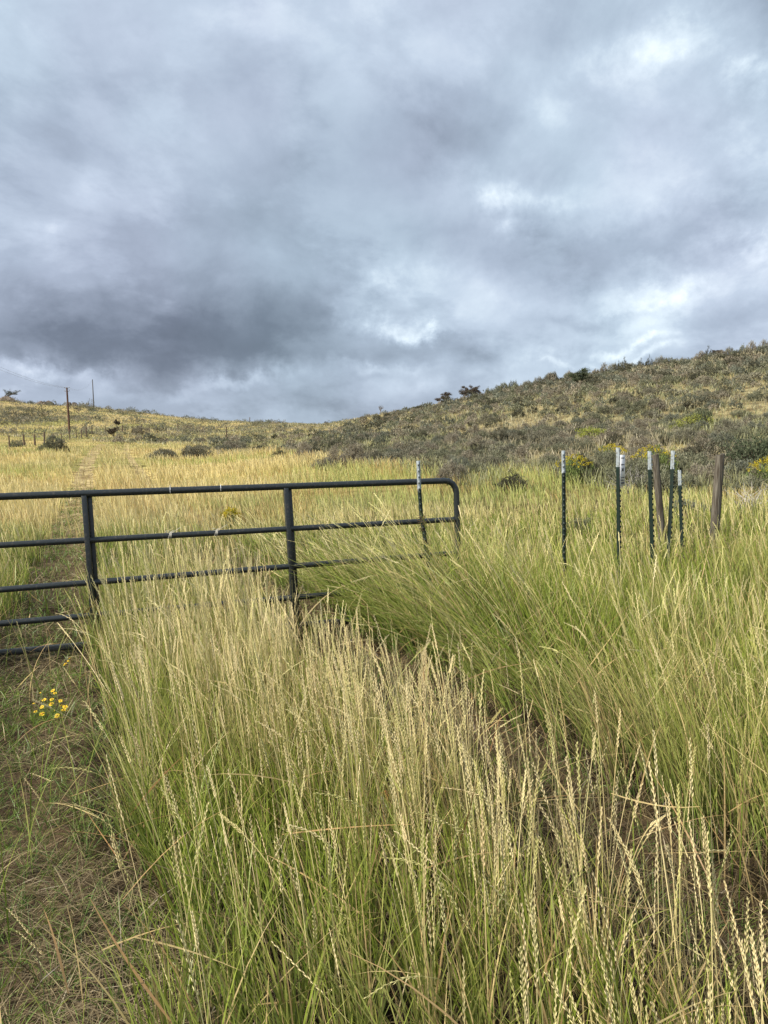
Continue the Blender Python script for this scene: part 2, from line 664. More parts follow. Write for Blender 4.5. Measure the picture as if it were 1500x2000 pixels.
def ground_col(X, Y):
    r = np.sqrt(X * X + Y * Y)
    n = fbm(X * .12, Y * .12, 31, 4)
    n2 = fbm(X * .035, Y * .035, 41, 3)
    k = smooth01((n - .38) / .25)[..., None]
    c = GOLD * (1 - k) + OLIVE * k
    k2 = smooth01((n2 - .45) / .2)[..., None] * .6
    c = c * (1 - k2) + TAN * k2
    hill = smooth01((ang_of(X, Y) - 650) / 300) * smooth01((r - 22) / 20)
    c = c * (1 - .85 * hill[..., None]) + np.array([.235, .21, .135]) * .85 * hill[..., None]
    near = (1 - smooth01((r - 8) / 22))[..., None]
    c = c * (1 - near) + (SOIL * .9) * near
    return c


ga = np.concatenate([np.linspace(-math.pi, -.75, 50, endpoint=False), np.linspace(-.75, .75, 520), np.linspace(.75, math.pi, 51)[1:]])
gr = np.exp(np.linspace(math.log(.4), math.log(5000), 420))
GA, GR = np.meshgrid(ga, gr, indexing='ij')
GX, GY = np.sin(GA) * GR, np.cos(GA) * GR
GZ = H(GX, GY)
V = np.stack([GX, GY, GZ], -1).reshape(-1, 3)
na, nr = GA.shape
ii, jj = np.meshgrid(np.arange(na - 1), np.arange(nr - 1), indexing='ij')
b0 = ii * nr + jj
Fq = np.stack([b0, b0 + 1, b0 + nr + 1, b0 + nr], -1).reshape(-1, 4)[:, ::-1]
ctr = len(V)
V = np.vstack([V, [[0, 0, Hs(0, .01)]]])
i1 = np.arange(na - 1) * nr
Ft = np.stack([np.full(na - 1, ctr), i1, i1 + nr], -1)[:, ::-1]
gc = ground_col(V[:, 0], V[:, 1])
g = add_obj('ground', np_mesh('ground', V, [Fq, Ft], gc, M_GROUND, True))
tag(g, 'rolling meadow ground rising to two sagebrush hills', 'ground', kind='structure')

# the two wheel ruts
ys = np.exp(np.linspace(math.log(.9), math.log(105), 260))
tv, tf, tcg = [], [], []
for (u0, w) in ((-.50, .50), (2.2, .27)):
    base = sum(len(x) for x in tv)
    K = 9
    c = np.where(ys > 30, .0005 * (ys - 30) ** 2, 0)
    rows = []
    for k in range(K):
        s = (k / (K - 1) * 2 - 1)
        wob = (fbm(ys * .8, ys * 0 + k * 3, 5, 2) - .5) * .25 * abs(s)
        x = u0 + s * (w + wob) - .375 * ys + c
        z = H(x, ys) + .012 - .02 * abs(s) ** 4
        rows.append(np.stack([x, ys, z], -1))
    G = np.stack(rows, 1)
    tv.append(G.reshape(-1, 3))
    ii, jj = np.meshgrid(np.arange(len(ys) - 1), np.arange(K - 1), indexing='ij')
    b = base + ii * K + jj
    tf.append(np.stack([b, b + 1, b + K + 1, b + K], -1).reshape(-1, 4))
TV = np.concatenate(tv)
tn = fbm(TV[:, 0] * 1.2, TV[:, 1] * 1.2, 77, 3)[:, None]
fa = smooth01((TV[:, 1:2] - 8) / 16)
tcol = (np.array([.04, .029, .02]) * (1 - tn) + np.array([.10, .075, .05]) * tn) * (1 - fa) + np.array([.36, .30, .17]) * fa
tr = add_obj('dirt_track', np_mesh('dirt_track', TV, [np.concatenate(tf)], tcol, M_GROUND, True))
tag(tr, 'two wheel ruts of bare soil running up through the meadow', 'track', kind='structure')

# ------------------------------------------------------------------ grass
rng = np.random.default_rng(11)


def unit2(a):
    return np.cos(a), np.sin(a)


def spine(base, az_, L_, th0, bend, n, k=1.4):
    """points (N,n+1,3) and tangents of a bending blade"""
    Nn = len(base)
    t = np.linspace(0, 1, n + 1)
    th = th0[:, None] + bend[:, None] * t[None] ** k
    th = np.minimum(th, 2.3)
    ds = (L_ / n)[:, None]
    dx = np.sin(th) * np.cos(az_)[:, None]
    dy = np.sin(th) * np.sin(az_)[:, None]
    dz = np.cos(th)
    T = np.stack([dx, dy, dz], -1)
    mid = (T[:, 1:] + T[:, :-1]) * .5
    pts = np.concatenate([np.zeros((Nn, 1, 3)), np.cumsum(mid * ds[..., None], 1)], 1) + base[:, None]
    return pts, T


def ribbons(base, az_, L_, th0, bend, w, n, c0, c1, taper=0.15, face=None, k=1.4, cpow=1.0):
    pts, T = spine(base, az_, L_, th0, bend, n, k)
    Nn = len(base)
    if face is None:
        face = rng.uniform(0, 2 * math.pi, Nn)
    s = np.stack([np.cos(face), np.sin(face), np.zeros(Nn)], -1)[:, None]
    s = s - T * (s * T).sum(-1, keepdims=True)
    s /= np.linalg.norm(s, axis=-1, keepdims=True) + 1e-6
    t = np.linspace(0, 1, n + 1)
    wp = np.minimum(1, .55 + 1.6 * t) * (1 - (1 - taper) * t ** 1.7)
    off = s * (w[:, None] * .5 * wp[None])[..., None]
    V = np.stack([pts - off, pts + off], 2).reshape(-1, 3)
    tt = (t ** cpow)[None, :, None, None]
    C = (c0[:, None, None] * (1 - tt) + c1[:, None, None] * tt)
    C = np.broadcast_to(C, (Nn, n + 1, 2, 3)).reshape(-1, 3)
    b = (np.arange(Nn) * (n + 1) * 2)[:, None] + np.arange(n)[None] * 2
    Fq = np.stack([b, b + 1, b + 3, b + 2], -1).reshape(-1, 4)
    return V, Fq, C, pts, T, s


class GM:
    def __init__(self):
        self.V, self.F, self.C, self.n = [], {3: [], 4: []}, [], 0

    def add(self, V, Fq, C):
        self.V.append(V.astype(np.float32))
        self.F[Fq.shape[1]].append((Fq + self.n).astype(np.int32))
        self.C.append(np.broadcast_to(C, V.shape).astype(np.float32))
        self.n += len(V)

    def mesh(self, name, mat):
        Fs = [np.concatenate(v) for v in self.F.values() if v]
        return np_mesh(name, np.concatenate(self.V), Fs, np.concatenate(self.C), mat)


def spikelets(gm, pts0, axis, side, ln, wd, c, full=True):
    """diamond shaped spikelets: base points, direction vectors, side vectors"""
    n = len(pts0)
    th = np.cross(axis, side)
    if full:
        m = pts0 + axis * ln[:, None] * .42
        V = np.stack([pts0, m + side * wd[:, None], m + th * wd[:, None] * .8, m - side * wd[:, None], m - th * wd[:, None] * .8,
                      pts0 + axis * ln[:, None]], 1).reshape(-1, 3)
        b = np.arange(n)[:, None] * 6
        tri = np.array([(0, 1, 2), (0, 2, 3), (0, 3, 4), (0, 4, 1), (5, 2, 1), (5, 3, 2), (5, 4, 3), (5, 1, 4)])
        Fq = (b[:, :, None] + tri[None]).reshape(-1, 3)
        gm.add(V, Fq, np.repeat(c, 6, 0))
    else:
        m = pts0 + axis * ln[:, None] * .45
        V = np.stack([pts0, m + side * wd[:, None], pts0 + axis * ln[:, None], m - side * wd[:, None]], 1).reshape(-1, 3)
        b = np.arange(n)[:, None] * 4
        gm.add(V, b + np.arange(4)[None], np.repeat(c, 4, 0))


def heads(gm, pts, T, s, length, c, scale=1.0, nsp=16, full=True):
    """braided seed spikes over the last part of each stem. pts (N,n+1,3)"""
    Nn, m1, _ = pts.shape
    seg = np.linalg.norm(np.diff(pts, axis=1), axis=-1)
    cum = np.concatenate([np.zeros((Nn, 1)), np.cumsum(seg, 1)], 1)
    tot = cum[:, -1]
    for k in range(nsp):
        d = tot - length * (1 - k / nsp)
        f = d / tot * (m1 - 1)
        i = np.clip(f.astype(int), 0, m1 - 2)
        t = np.clip(f - i, 0, 1.0)
        ar = np.arange(Nn)
        p = pts[ar, i] * (1 - t[:, None]) + pts[ar, i + 1] * t[:, None]
        tg = T[ar, i + 1]
        sd_ = s[ar, 0] if s.shape[1] == 1 else s[ar, i]
        sg = 1 if k % 2 == 0 else -1
        fall = 1 - .35 * (k / nsp)
        ax = tg * math.cos(.20) + sd_ * math.sin(.20) * sg
        ln = (.0195 * scale * fall * rng.uniform(.8, 1.25, Nn))
        wd = .0018 * scale * fall * rng.uniform(.8, 1.25, Nn)
        cc = c * rng.uniform(.85, 1.1, (Nn, 1))
        p = p + sd_ * (sg * .0008 * scale)
        spikelets(gm, p, ax, sd_, ln, wd, cc, full)


STRAW = np.array([.70, .55, .25])
HEAD = np.array([.95, .81, .45])
GREEN = np.array([.095, .195, .02])
BLUEG = np.array([.10, .16, .065])
YGREEN = np.array([.35, .385, .055])
BROWN = np.array([.21, .155, .085])
RUST = np.array([.40, .22, .09])


def lerp(a, b, t):
    t = np.asarray(t)[..., None]
    return a * (1 - t) + b * t


def sample_area(Y0, Y1, dens, margin=.13, extra=.7):
    """random points with density dens(Y) per m2 in the view wedge"""
    xs, ys_ = [], []
    edges = np.exp(np.linspace(math.log(Y0), math.log(Y1), 60))
    for a, b in zip(edges[:-1], edges[1:]):
        m = (a + b) / 2
        hw = (.5 + margin) * b + extra
        n = rng.poisson(dens(m) * 2 * hw * (b - a))
        xs.append(rng.uniform(-hw, hw, n))
        ys_.append(rng.uniform(a, b, n))
    return np.concatenate(xs), np.concatenate(ys_)


def zones(X, Y):
    """tallness of the standing grass 0..1, by place"""
    u = track_u(X, Y) + (fbm(X * 1.6, Y * 1.6, 21, 2) - .5) * .35
    far = smooth01((Y - 45) / 60)
    rl = smooth01((.52 + .006 * np.maximum(Y - 10, 0) - np.abs(u + .48)) / .16)
    rl = np.where((Y < 5.2) & (u < .1), 1, rl)
    wd_ = .31 + .010 * np.maximum(Y - 10, 0)
    rr = smooth01((wd_ - np.abs(u - 2.14)) / .16) * (1 - .75 * smooth01((Y - 7.5) / 2) * (1 - smooth01((Y - 26) / 10)))
    return u, np.clip(rl, 0, 1) * (1 - far), np.clip(rr, 0, 1) * (1 - far)


def tussock(X, Y, cell, pull, seed):
    """draw points towards the centres of tussocks"""
    ix, iy = np.floor(X / cell), np.floor(Y / cell)
    cx_ = (ix + .5 + (vnoise(ix * 7.3 + .5, iy * 3.1 + .5, seed) - .5) * .9) * cell
    cy_ = (iy + .5 + (vnoise(ix * 5.7 + .5, iy * 9.3 + .5, seed + 5) - .5) * .9) * cell
    pl = pull * np.random.default_rng(seed).uniform(.4, 1.2, len(X))
    return X + (cx_ - X) * pl, Y + (cy_ - Y) * pl


def shoulder(u, Y):
    """0 in the tall part of the centre strip, 1 on its low right shoulder beside the right rut"""
    return smooth01((u - 1.30) / .28) * (u < 2.25) * (1 - smooth01((Y - 8) / 5))


def sage_line(X, Y):
    """forward distance where the sagebrush starts for that bearing"""
    X = X + (fbm(X * .5, X * 0, 17, 2) - .5) * 6
    return np.interp(ang_of(X, Y), [-600, 0, 150, 300, 450, 600, 700, 800, 950, 1100, 1250, 1500, 2000],
                     [135, 135, 130, 105, 62, 42, 32, 27, 23, 19.5, 18.0, 16.5, 16])


tall = GM()
# --- green blades and straw leaves of the standing grass, 1.1 - 14 m
RHO = 1900.0
X, Y = sample_area(1.0, 14, lambda y: RHO * min(1, (3.4 / y)) ** 1.45)
X, Y = tussock(X, Y, .17, .62, 1)
u, rl, rr = zones(X, Y)
cl = fbm(X * 1.7, Y * 1.7, 51, 3)
clump = vnoise(X * 4.5, Y * 4.5, 61)
strip = (u > .0) & (u < 2.2)
keep = rng.uniform(0, 1, len(X)) < (1 - .985 * rl) * (1 - .90 * rr) * np.clip(.45 + 1.1 * clump + np.exp(-((u - 2.9) / .7) ** 2) * (Y > 4.6) * (Y < 7.6), .35, 1.0)
keep &= rng.uniform(0, 1, len(X)) > .6 * shoulder(u, Y)
keep &= ~((Y < 2.3) & (u > 1.8) & (rng.uniform(0, 1, len(X)) < .5))
X, Y, u, cl, clump, strip = X[keep], Y[keep], u[keep], cl[keep], clump[keep], strip[keep]
n = len(X)
Hgt = np.where(strip, .50, .56) * (0.75 + .5 * cl) * rng.uniform(.55, 1.15, n)
Hgt *= 1 - .58 * shoulder(u, Y)
Hgt *= 1 - .38 * smooth01((Y - 7.6) / 2.2)
edge = np.exp(-((u - 2.65) / .4) ** 2) * (u > 2.2) * (Y > 3.0)
edge2 = np.exp(-((u - .15) / .22) ** 2)
ey = edge * smooth01((Y - 3) / 2.5)
boost = np.exp(-((u - 2.8) / .8) ** 2) * (u > 2.2) * smooth01((Y - 4.6) / 1) * (1 - smooth01((Y - 7.2) / .7))
Hgt *= 1 + 1.05 * boost
th0 = np.abs(rng.normal(.10, .10, n)) + ey * .55 * rng.uniform(.4, 1, n) + edge2 * .04
azm = rng.uniform(0, 2 * math.pi, n)
lean = rng.uniform(0, 1, n) < np.clip(.38 + edge * .5, 0, 1)
azm = np.where(lean, math.pi + rng.normal(-.1, .45, n), azm)
bend = np.abs(rng.normal(.40, .33, n)) + ey * .5
g1 = np.clip(cl * 3.0 - 1.35 + rng.normal(0, .2, n), 0, 1)
c0 = lerp(GREEN, BLUEG, np.clip(rng.normal(.3, .3, n), 0, 1))
c1 = lerp(YGREEN, STRAW, g1)
dry = rng.uniform(0, 1, n) < np.where(strip, .10 + .22 * smooth01((u - .3) / 1.2), .10) + .2 * (g1 > .7)
c0 = np.where(dry[:, None], lerp(BROWN, STRAW, rng.uniform(0, .6, n)), c0)
c1 = np.where(dry[:, None], lerp(STRAW * .85, RUST, np.clip(rng.normal(.2, .25, n), 0, 1)), lerp(lerp(c0, YGREEN, .5), c1, np.where(strip, .55, .5)))
c0 *= rng.uniform(.6, 1.3, (n, 1))
c1 *= rng.uniform(.8, 1.15, (n, 1))
w = rng.uniform(.0032, .0082, n) * np.maximum(1, Y / 4.2) ** .8
base = np.stack([X, Y, H(X, Y) - .01], -1)
near = Y < 5.5
for m, ns in ((near, 7), (~near, 5)):
    Vv, Ff, Cc, *_ = ribbons(base[m], azm[m], Hgt[m], th0[m], bend[m], w[m], ns, c0[m], c1[m], .12, cpow=.8)
    tall.add(Vv, Ff, Cc)

# --- stems with braided seed spikes
RHS = 480.0
X, Y = sample_area(1.05, 15, lambda y: RHS * min(1, (3.6 / y)) ** 1.15)
X, Y = tussock(X, Y, .22, .6, 2)
u, rl, rr = zones(X, Y)
cl = fbm(X * 1.1, Y * 1.1, 151, 3)
strip = (u > -.02) & (u < 2.25)
dry_patch = np.exp(-(((X - .55) / .55) ** 2 + ((Y - 2.35) / .5) ** 2)) + np.exp(-(((X - .25) / .5) ** 2 + ((Y - 3.6) / .7) ** 2)) + \
    np.exp(-(((X + .9) / .7) ** 2 + ((Y - 5.0) / 1.0) ** 2))
den = np.where(strip, .22 + .30 * smooth01((u - .2) / .9) + .04 * smooth01((Y - 4) / 1.5) + .75 * dry_patch, .24 + .16 * smooth01((Y - 3.2) / 1.5) + .35 * np.exp(-((u - 2.9) / .7) ** 2) * smooth01((Y - 4.4) / 1)) * np.clip(np.clip(cl * 2.2 - .35, .12, 1) + dry_patch * .6, 0, 1)
keep = rng.uniform(0, 1, len(X)) < den * (1 - .995 * rl) * (1 - .97 * rr)
keep &= ~((Y < 1.5) & (np.abs(X) < .25))
keep &= rng.uniform(0, 1, len(X)) > .93 * shoulder(u, Y)
keep &= ~((Y < 2.3) & (u > 2.2) & (rng.uniform(0, 1, len(X)) < .6))
X, Y, u, cl, strip = X[keep], Y[keep], u[keep], cl[keep], strip[keep]
n = len(X)
Hgt = np.where(strip, .84, .74) * (.72 + .45 * cl) * rng.uniform(.72, 1.12, n)
Hgt = np.where(Y < 2.0, Hgt * (.72 + .14 * Y), Hgt)
Hgt *= 1 - .30 * smooth01((Y - 7.4) / 2.2)
Hgt *= 1 - .03 * strip * smooth01((Y - 4.0) / 1.0) * (1 - smooth01((Y - 9) / 1)) - .22 * strip * smooth01((u - .9) / .6) * smooth01((Y - 4.4) / 1)
edge = np.exp(-((u - 2.8) / .45) ** 2) * (u > 2.2) * (Y > 3.2)
edge2 = np.exp(-((u - .15) / .25) ** 2)
boost = np.exp(-((u - 2.8) / .8) ** 2) * (u > 2.2) * smooth01((Y - 4.6) / 1) * (1 - smooth01((Y - 7.2) / .7))
Hgt *= 1 + .85 * boost
edge = edge * smooth01((Y - 3) / 2.5)
th0 = np.abs(rng.normal(.06, .07, n)) + edge * .45 * rng.uniform(.4, 1, n) + edge2 * rng.uniform(0, .12, n) + np.where(rng.uniform(0, 1, n) < .06, rng.uniform(.2, .8, n), 0)
azm = rng.uniform(0, 2 * math.pi, n)
lean = rng.uniform(0, 1, n) < .62
azm = np.where(lean | (edge > .4), math.pi + rng.normal(-.05, .5, n), azm)
bend = np.abs(rng.normal(.12, .13, n)) + edge * .5 + np.where(strip, 0, .14)
droop = rng.uniform(0, 1, n) < .05
bend = np.where(droop, rng.uniform(1.0, 1.8, n), bend)
c0 = lerp(lerp(GREEN, YGREEN, .5), STRAW, np.clip(rng.normal(.75, .3, n), 0, 1)) * rng.uniform(.75, 1.1, (n, 1))
c1 = lerp(lerp(HEAD, np.array([.62, .43, .22]), np.clip(rng.normal(.12, .22, n), 0, 1)), YGREEN * 1.2, np.clip(rng.normal(np.where(strip, .15, .36), .22, n), 0, 1)) * rng.uniform(.75, 1.08, (n, 1))
w = rng.uniform(.0023, .0033, n) * np.maximum(1, Y / 3.2) ** .75
base = np.stack([X, Y, H(X, Y) - .01], -1)
hl = rng.uniform(.08, .20, n)
for m, ns, nsp, full, scl in ((Y < 4.2, 12, 17, True, 1.0), ((Y >= 4.2) & (Y < 8), 9, 11, False, 1.25), (Y >= 8, 6, 6, False, 1.8)):
    Vv, Ff, Cc, pts, T, s = ribbons(base[m], azm[m], Hgt[m], th0[m], bend[m], w[m], ns, c0[m], lerp(c0[m], c1[m], .9), .55, k=1.8)
    tall.add(Vv, Ff, Cc)
    heads(tall, pts, T, s, hl[m], c1[m], scl, nsp, full)

X, Y = sample_area(1.1, 9, lambda y: 26 * min(1, (3.4 / y)) ** 1.2)
u, rl, rr = zones(X, Y)
keep = rng.uniform(0, 1, len(X)) < (1 - .7 * rl)
X, Y = X[keep], Y[keep]
n = len(X)
c0 = lerp(RUST, STRAW, np.clip(rng.normal(.55, .3, n), 0, 1)) * rng.uniform(.6, 1.1, (n, 1))
Vv, Ff, Cc, *_ = ribbons(np.stack([X, Y, H(X, Y) + rng.uniform(0, .35, n)], -1), rng.uniform(0, 6.28, n), rng.uniform(.25, .6, n), rng.uniform(.7, 1.6, n),
                         rng.uniform(-.3, .9, n), rng.uniform(.003, .009, n) * np.maximum(1, Y / 4), 6, c0 * .8, c0)
tall.add(Vv, Ff, Cc)
# --- dead leaves and thatch at the foot of the standing grass
X, Y = sample_area(1.0, 12, lambda y: 1000 * min(1, (3.4 / y)) ** 1.5)
u, rl, rr = zones(X, Y)
keep = rng.uniform(0, 1, len(X)) < (1 - .8 * rl) * (1 - .2 * rr)
X, Y = X[keep], Y[keep]
n = len(X)
c0 = lerp(BROWN, STRAW * .75, np.clip(rng.normal(.3, .3, n), 0, 1)) * rng.uniform(.3, .9, (n, 1))
Vv, Ff, Cc, *_ = ribbons(np.stack([X, Y, H(X, Y)], -1), rng.uniform(0, 6.28, n), rng.uniform(.12, .34, n), rng.uniform(.2, 1.1, n),
                         rng.uniform(.2, 1.2, n), rng.uniform(.0025, .005, n) * np.maximum(1, Y / 4), 4, c0, c0 * 1.15)
tall.add(Vv, Ff, Cc)
o = add_obj('tall_grass', tall.mesh('tall_grass', M_GRASS))
tag(o, 'tall green and straw-coloured grass with braided seed heads around the gate', 'grass', kind='stuff')

# --- meadow beyond the gate
mead = GM()
X, Y = sample_area(13, 140, lambda y: 190 * (13 / y) ** 1.75, .1, 1.5)
u, rl, rr = zones(X, Y)
sl = sage_line(X, Y)
inside = smooth01((sl * 1.15 - Y) / (sl * .2))
patch = fbm(X * .35, Y * .35, 71, 3)
keep = rng.uniform(0, 1, len(X)) < (.22 + .78 * inside) * (1 - .93 * rl) * (1 - .85 * rr) * np.clip(.4 + 1.2 * patch, 0, 1)
X, Y, patch, u, inside = X[keep], Y[keep], patch[keep], u[keep], inside[keep]
n = len(X)
big = fbm(X * .10, Y * .16, 91, 3)
Hgt = (.24 + .42 * patch) * rng.uniform(.5, 1.15, n) * (.65 + .35 * inside) * (1 - .5 * ((Y > 66) & (ang_of(X, Y) < 330))) * (1 + .25 * ((u > .3) & (u < 1.6) & (Y > 12))) * (1 - .3 * smooth01((ang_of(X, Y) - 700) / 300))
k = smooth01((big - .42) / .2)
tipc = lerp(np.array([.80, .66, .34]), np.array([.52, .53, .19]), np.clip(k + rng.normal(0, .2, n), 0, 1))
tn_ = fbm(X * .5, Y * .3, 95, 3)
org = rng.uniform(0, 1, n) < .10 + .6 * smooth01((tn_ - .58) / .1)
tipc = np.where(org[:, None], np.array([.58, .40, .17]), tipc)
rootc = lerp(np.array([.50, .42, .15]), np.array([.22, .29, .055]), np.clip(k * .8 + rng.normal(.25, .2, n), 0, 1))
w = .0042 * (Y / 4.0) ** .93 * rng.uniform(.7, 1.2, n)
azm = np.where(rng.uniform(0, 1, n) < .6, math.pi + rng.normal(0, .6, n), rng.uniform(0, 6.28, n))
th0 = np.abs(rng.normal(.08, .09, n))
bend = np.abs(rng.normal(.3, .22, n))
base = np.stack([X, Y, H(X, Y) - .01], -1)
br = rng.uniform(.8, 1.15, (n, 1))
for m, ns in ((Y < 40, 4), (Y >= 40, 2)):
    Vv, Ff, Cc, *_ = ribbons(base[m], azm[m], Hgt[m], th0[m], bend[m], w[m], ns, (rootc * br)[m], (tipc * br)[m], .2, cpow=.7)
    mead.add(Vv, Ff, Cc)
o = add_obj('meadow_grass', mead.mesh('meadow_grass', M_GRASS))
tag(o, 'golden and yellow-green meadow grass spreading behind the gate to the hills', 'grass', kind='stuff')

# --- bunch grass between the sagebrush on the hills
hg = GM()
X, Y = sample_area(16, 300, lambda y: 110 * (16 / y) ** 1.7, .1, 2)
sl = sage_line(X, Y)
keep = (Y > sl * .9) & (rng.uniform(0, 1, len(X)) < np.clip(fbm(X * .25, Y * .25, 81, 3) * 2.6 - .3, .35, 1))
X, Y = X[keep], Y[keep]
n = len(X)
tk = fbm(X * .12, Y * .12, 83, 3)
tipc = lerp(np.array([.45, .395, .25]), np.array([.33, .33, .17]), smooth01((tk - .4) / .2)) * rng.uniform(.7, 1.15, (n, 1))
Vv, Ff, Cc, *_ = ribbons(np.stack([X, Y, H(X, Y) - .01], -1), rng.uniform(0, 6.28, n), rng.uniform(.2, .52, n), np.abs(rng.normal(.2, .2, n)),
                         np.abs(rng.normal(.3, .3, n)), .0065 * (Y / 5.0) ** .95, 2, tipc * .7, tipc, .2)
hg.add(Vv, Ff, Cc)
o = add_obj('hill_grass', hg.mesh('hill_grass', M_GRASS))
tag(o, 'dry tan bunch grass growing between the sagebrush on the hillsides', 'grass', kind='stuff')

# --- short green grass and flattened straw in the ruts
sg = GM()
X, Y = sample_area(1.1, 30, lambda y: 3000 * min(1, (3.2 / y)) ** 1.7)
X, Y = tussock(X, Y, .13, .7, 3)
u, rl, rr = zones(X, Y)
pch = fbm(X * 2.2, Y * 2.2, 101, 3)
keep = rng.uniform(0, 1, len(X)) < np.clip(rl * (.62 + .33 * smooth01((-.25 - u) / .5)) + rr * .4, 0, 1) * np.clip(pch * 3.2 - .7, .12, 1)
X, Y, pch, rl = X[keep], Y[keep], pch[keep], rl[keep]
n = len(X)
c0 = lerp(GREEN, BLUEG, rng.uniform(0, 1, n)) * rng.uniform(.7, 1.3, (n, 1))
c1 = lerp(lerp(GREEN, BLUEG, .5) * 1.5, YGREEN, rng.uniform(0, .8, n))
Vv, Ff, Cc, *_ = ribbons(np.stack([X, Y, H(X, Y)], -1), rng.uniform(0, 6.28, n), rng.uniform(.05, .15, n) * (.6 + .8 * pch), rng.uniform(.1, .8, n),
                         rng.uniform(.3, 1.4, n), rng.uniform(.002, .0038, n) * np.maximum(1, Y / 3.2) ** .9, 4, c0, c1)
sg.add(Vv, Ff, Cc)
o = add_obj('short_grass', sg.mesh('short_grass', M_GRASS))
tag(o, 'short green grass growing in the wheel ruts', 'grass', kind='stuff')

lit = GM()
X, Y = sample_area(1.1, 45, lambda y: 2900 * min(1, (3.2 / y)) ** 1.6)
u, rl, rr = zones(X, Y)
keep = rng.uniform(0, 1, len(X)) < np.clip(rl + rr * np.where(Y < 9, .25, .8) + .08, 0, 1) * np.clip(fbm(X * 1.5, Y * 1.5, 111, 3) * 3.4 - 1.1, .10, 1)
X, Y, rr = X[keep], Y[keep], rr[keep]
n = len(X)
c0 = lerp(BROWN, np.array([.60, .48, .27]), np.clip(rng.normal(.5, .35, n), 0, 1)) * rng.uniform(.35, .95, (n, 1)) * (1 - .6 * rr[:, None])  # straw in the right rut is coloured darker to stand in for shade
Vv, Ff, Cc, *_ = ribbons(np.stack([X, Y, H(X, Y) + rng.uniform(.012, .05, n)], -1), rng.uniform(0, 6.28, n), rng.uniform(.05, .26, n),
                         rng.uniform(1.2, 1.6, n), rng.uniform(-.1, .35, n), rng.uniform(.0016, .0034, n) * np.maximum(1, Y / 3.2) ** .9, 3, c0, c0)
lit.add(Vv, Ff, Cc)
o = add_obj('straw_litter', lit.mesh('straw_litter', M_GRASS))
tag(o, 'flattened dry straw lying on the bare soil of the track', 'straw', kind='stuff')


# --- single long stalks that arch out over the left rut and the foreground
def stalk(base_px, Yb, tip_px, Yt, sag, seed):
    b = P(base_px[0], base_px[1], Yb)
    t = P(tip_px[0], tip_px[1], Yt)
    pts = []
    for i in range(13):
        s = i / 12
        p = b.lerp(t, s)
        p.z += sag * (1 - (2 * s - 1) ** 2)
        pts.append(p[:])
    return np.array(pts)


loose = GM()
ST = [((240, 1560), 4.6, (100, 1490), 4.4, .06), ((340, 1480), 4.4, (20, 1490), 4.2, .16), ((190, 1750), 3.4, (48, 1520), 3.2, .03),
      ((200, 1430), 4.6, (125, 1305), 4.5, .02), ((215, 1360), 4.6, (112, 1216), 5.0, .02), ((260, 1650), 3.7, (60, 1510), 3.7, .05),
      ((185, 1480), 4.4, (128, 1425), 4.2, .02), ((140, 1960), 2.5, (15, 1775), 2.4, .03), ((150, 1950), 2.5, (35, 1820), 2.4, .02),
      ((880, 1720), 3.2, (640, 1612), 3.1, .10), ((1000, 1740), 3.0, (770, 1665), 3.0, .06), ((1300, 1900), 2.4, (1190, 1600), 2.5, .05),
      ((1170, 1900), 2.5, (1300, 1592), 2.6, .10), ((1180, 1900), 2.5, (1290, 1600), 2.6, .13), ((1090, 1850), 2.6, (990, 1670), 2.6, .12),
      ((1000, 1900), 2.4, (980, 1610), 2.7, .02), ((1330, 1960), 2.3, (1305, 1550), 2.5, .0), ((1190, 1640), 3.0, (1212, 1385), 3.1, .0),
      ((760, 2000), 2.0, (632, 1942), 2.0, .06), ((1460, 1560), 3.6, (1380, 1556), 3.6, .02), ((1490, 2040), 1.9, (1415, 1720), 2.1, .0),
      ((1470, 2040), 1.8, (1390, 1800), 2.0, .0), ((1510, 2010), 1.9, (1465, 1830), 2.0, .0), ((1130, 1400), 5, (1050, 1295), 5, .05),
      ((1210, 1410), 4.8, (1060, 1300), 4.9, .03)]
sp = np.array([stalk(*s_, i) for i, s_ in enumerate(ST)])
seg = np.gradient(sp, axis=1)
T = seg / np.linalg.norm(seg, axis=-1, keepdims=True)
nS = len(sp)
s_ = np.tile(np.array([[[.96, -.2, 0]]]), (nS, 13, 1))
s_ = s_ - T * (s_ * T).sum(-1, keepdims=True)
s_ /= np.linalg.norm(s_, axis=-1, keepdims=True)
off = s_ * .0013
Vv = np.stack([sp - off, sp + off], 2).reshape(-1, 3)
b = (np.arange(nS) * 26)[:, None] + np.arange(12)[None] * 2
loose.add(Vv, np.stack([b, b + 1, b + 3, b + 2], -1).reshape(-1, 4), np.tile(STRAW * 1.05, (len(Vv), 1)))
heads(loose, sp, T, s_, rng.uniform(.12, .18, nS), np.tile(HEAD, (nS, 1)), 1.05, 18, True)
o = add_obj('seed_stalks', loose.mesh('seed_stalks', M_GRASS))
tag(o, 'long arching straw seed stalks hanging out of the tall grass', 'grass', kind='stuff')


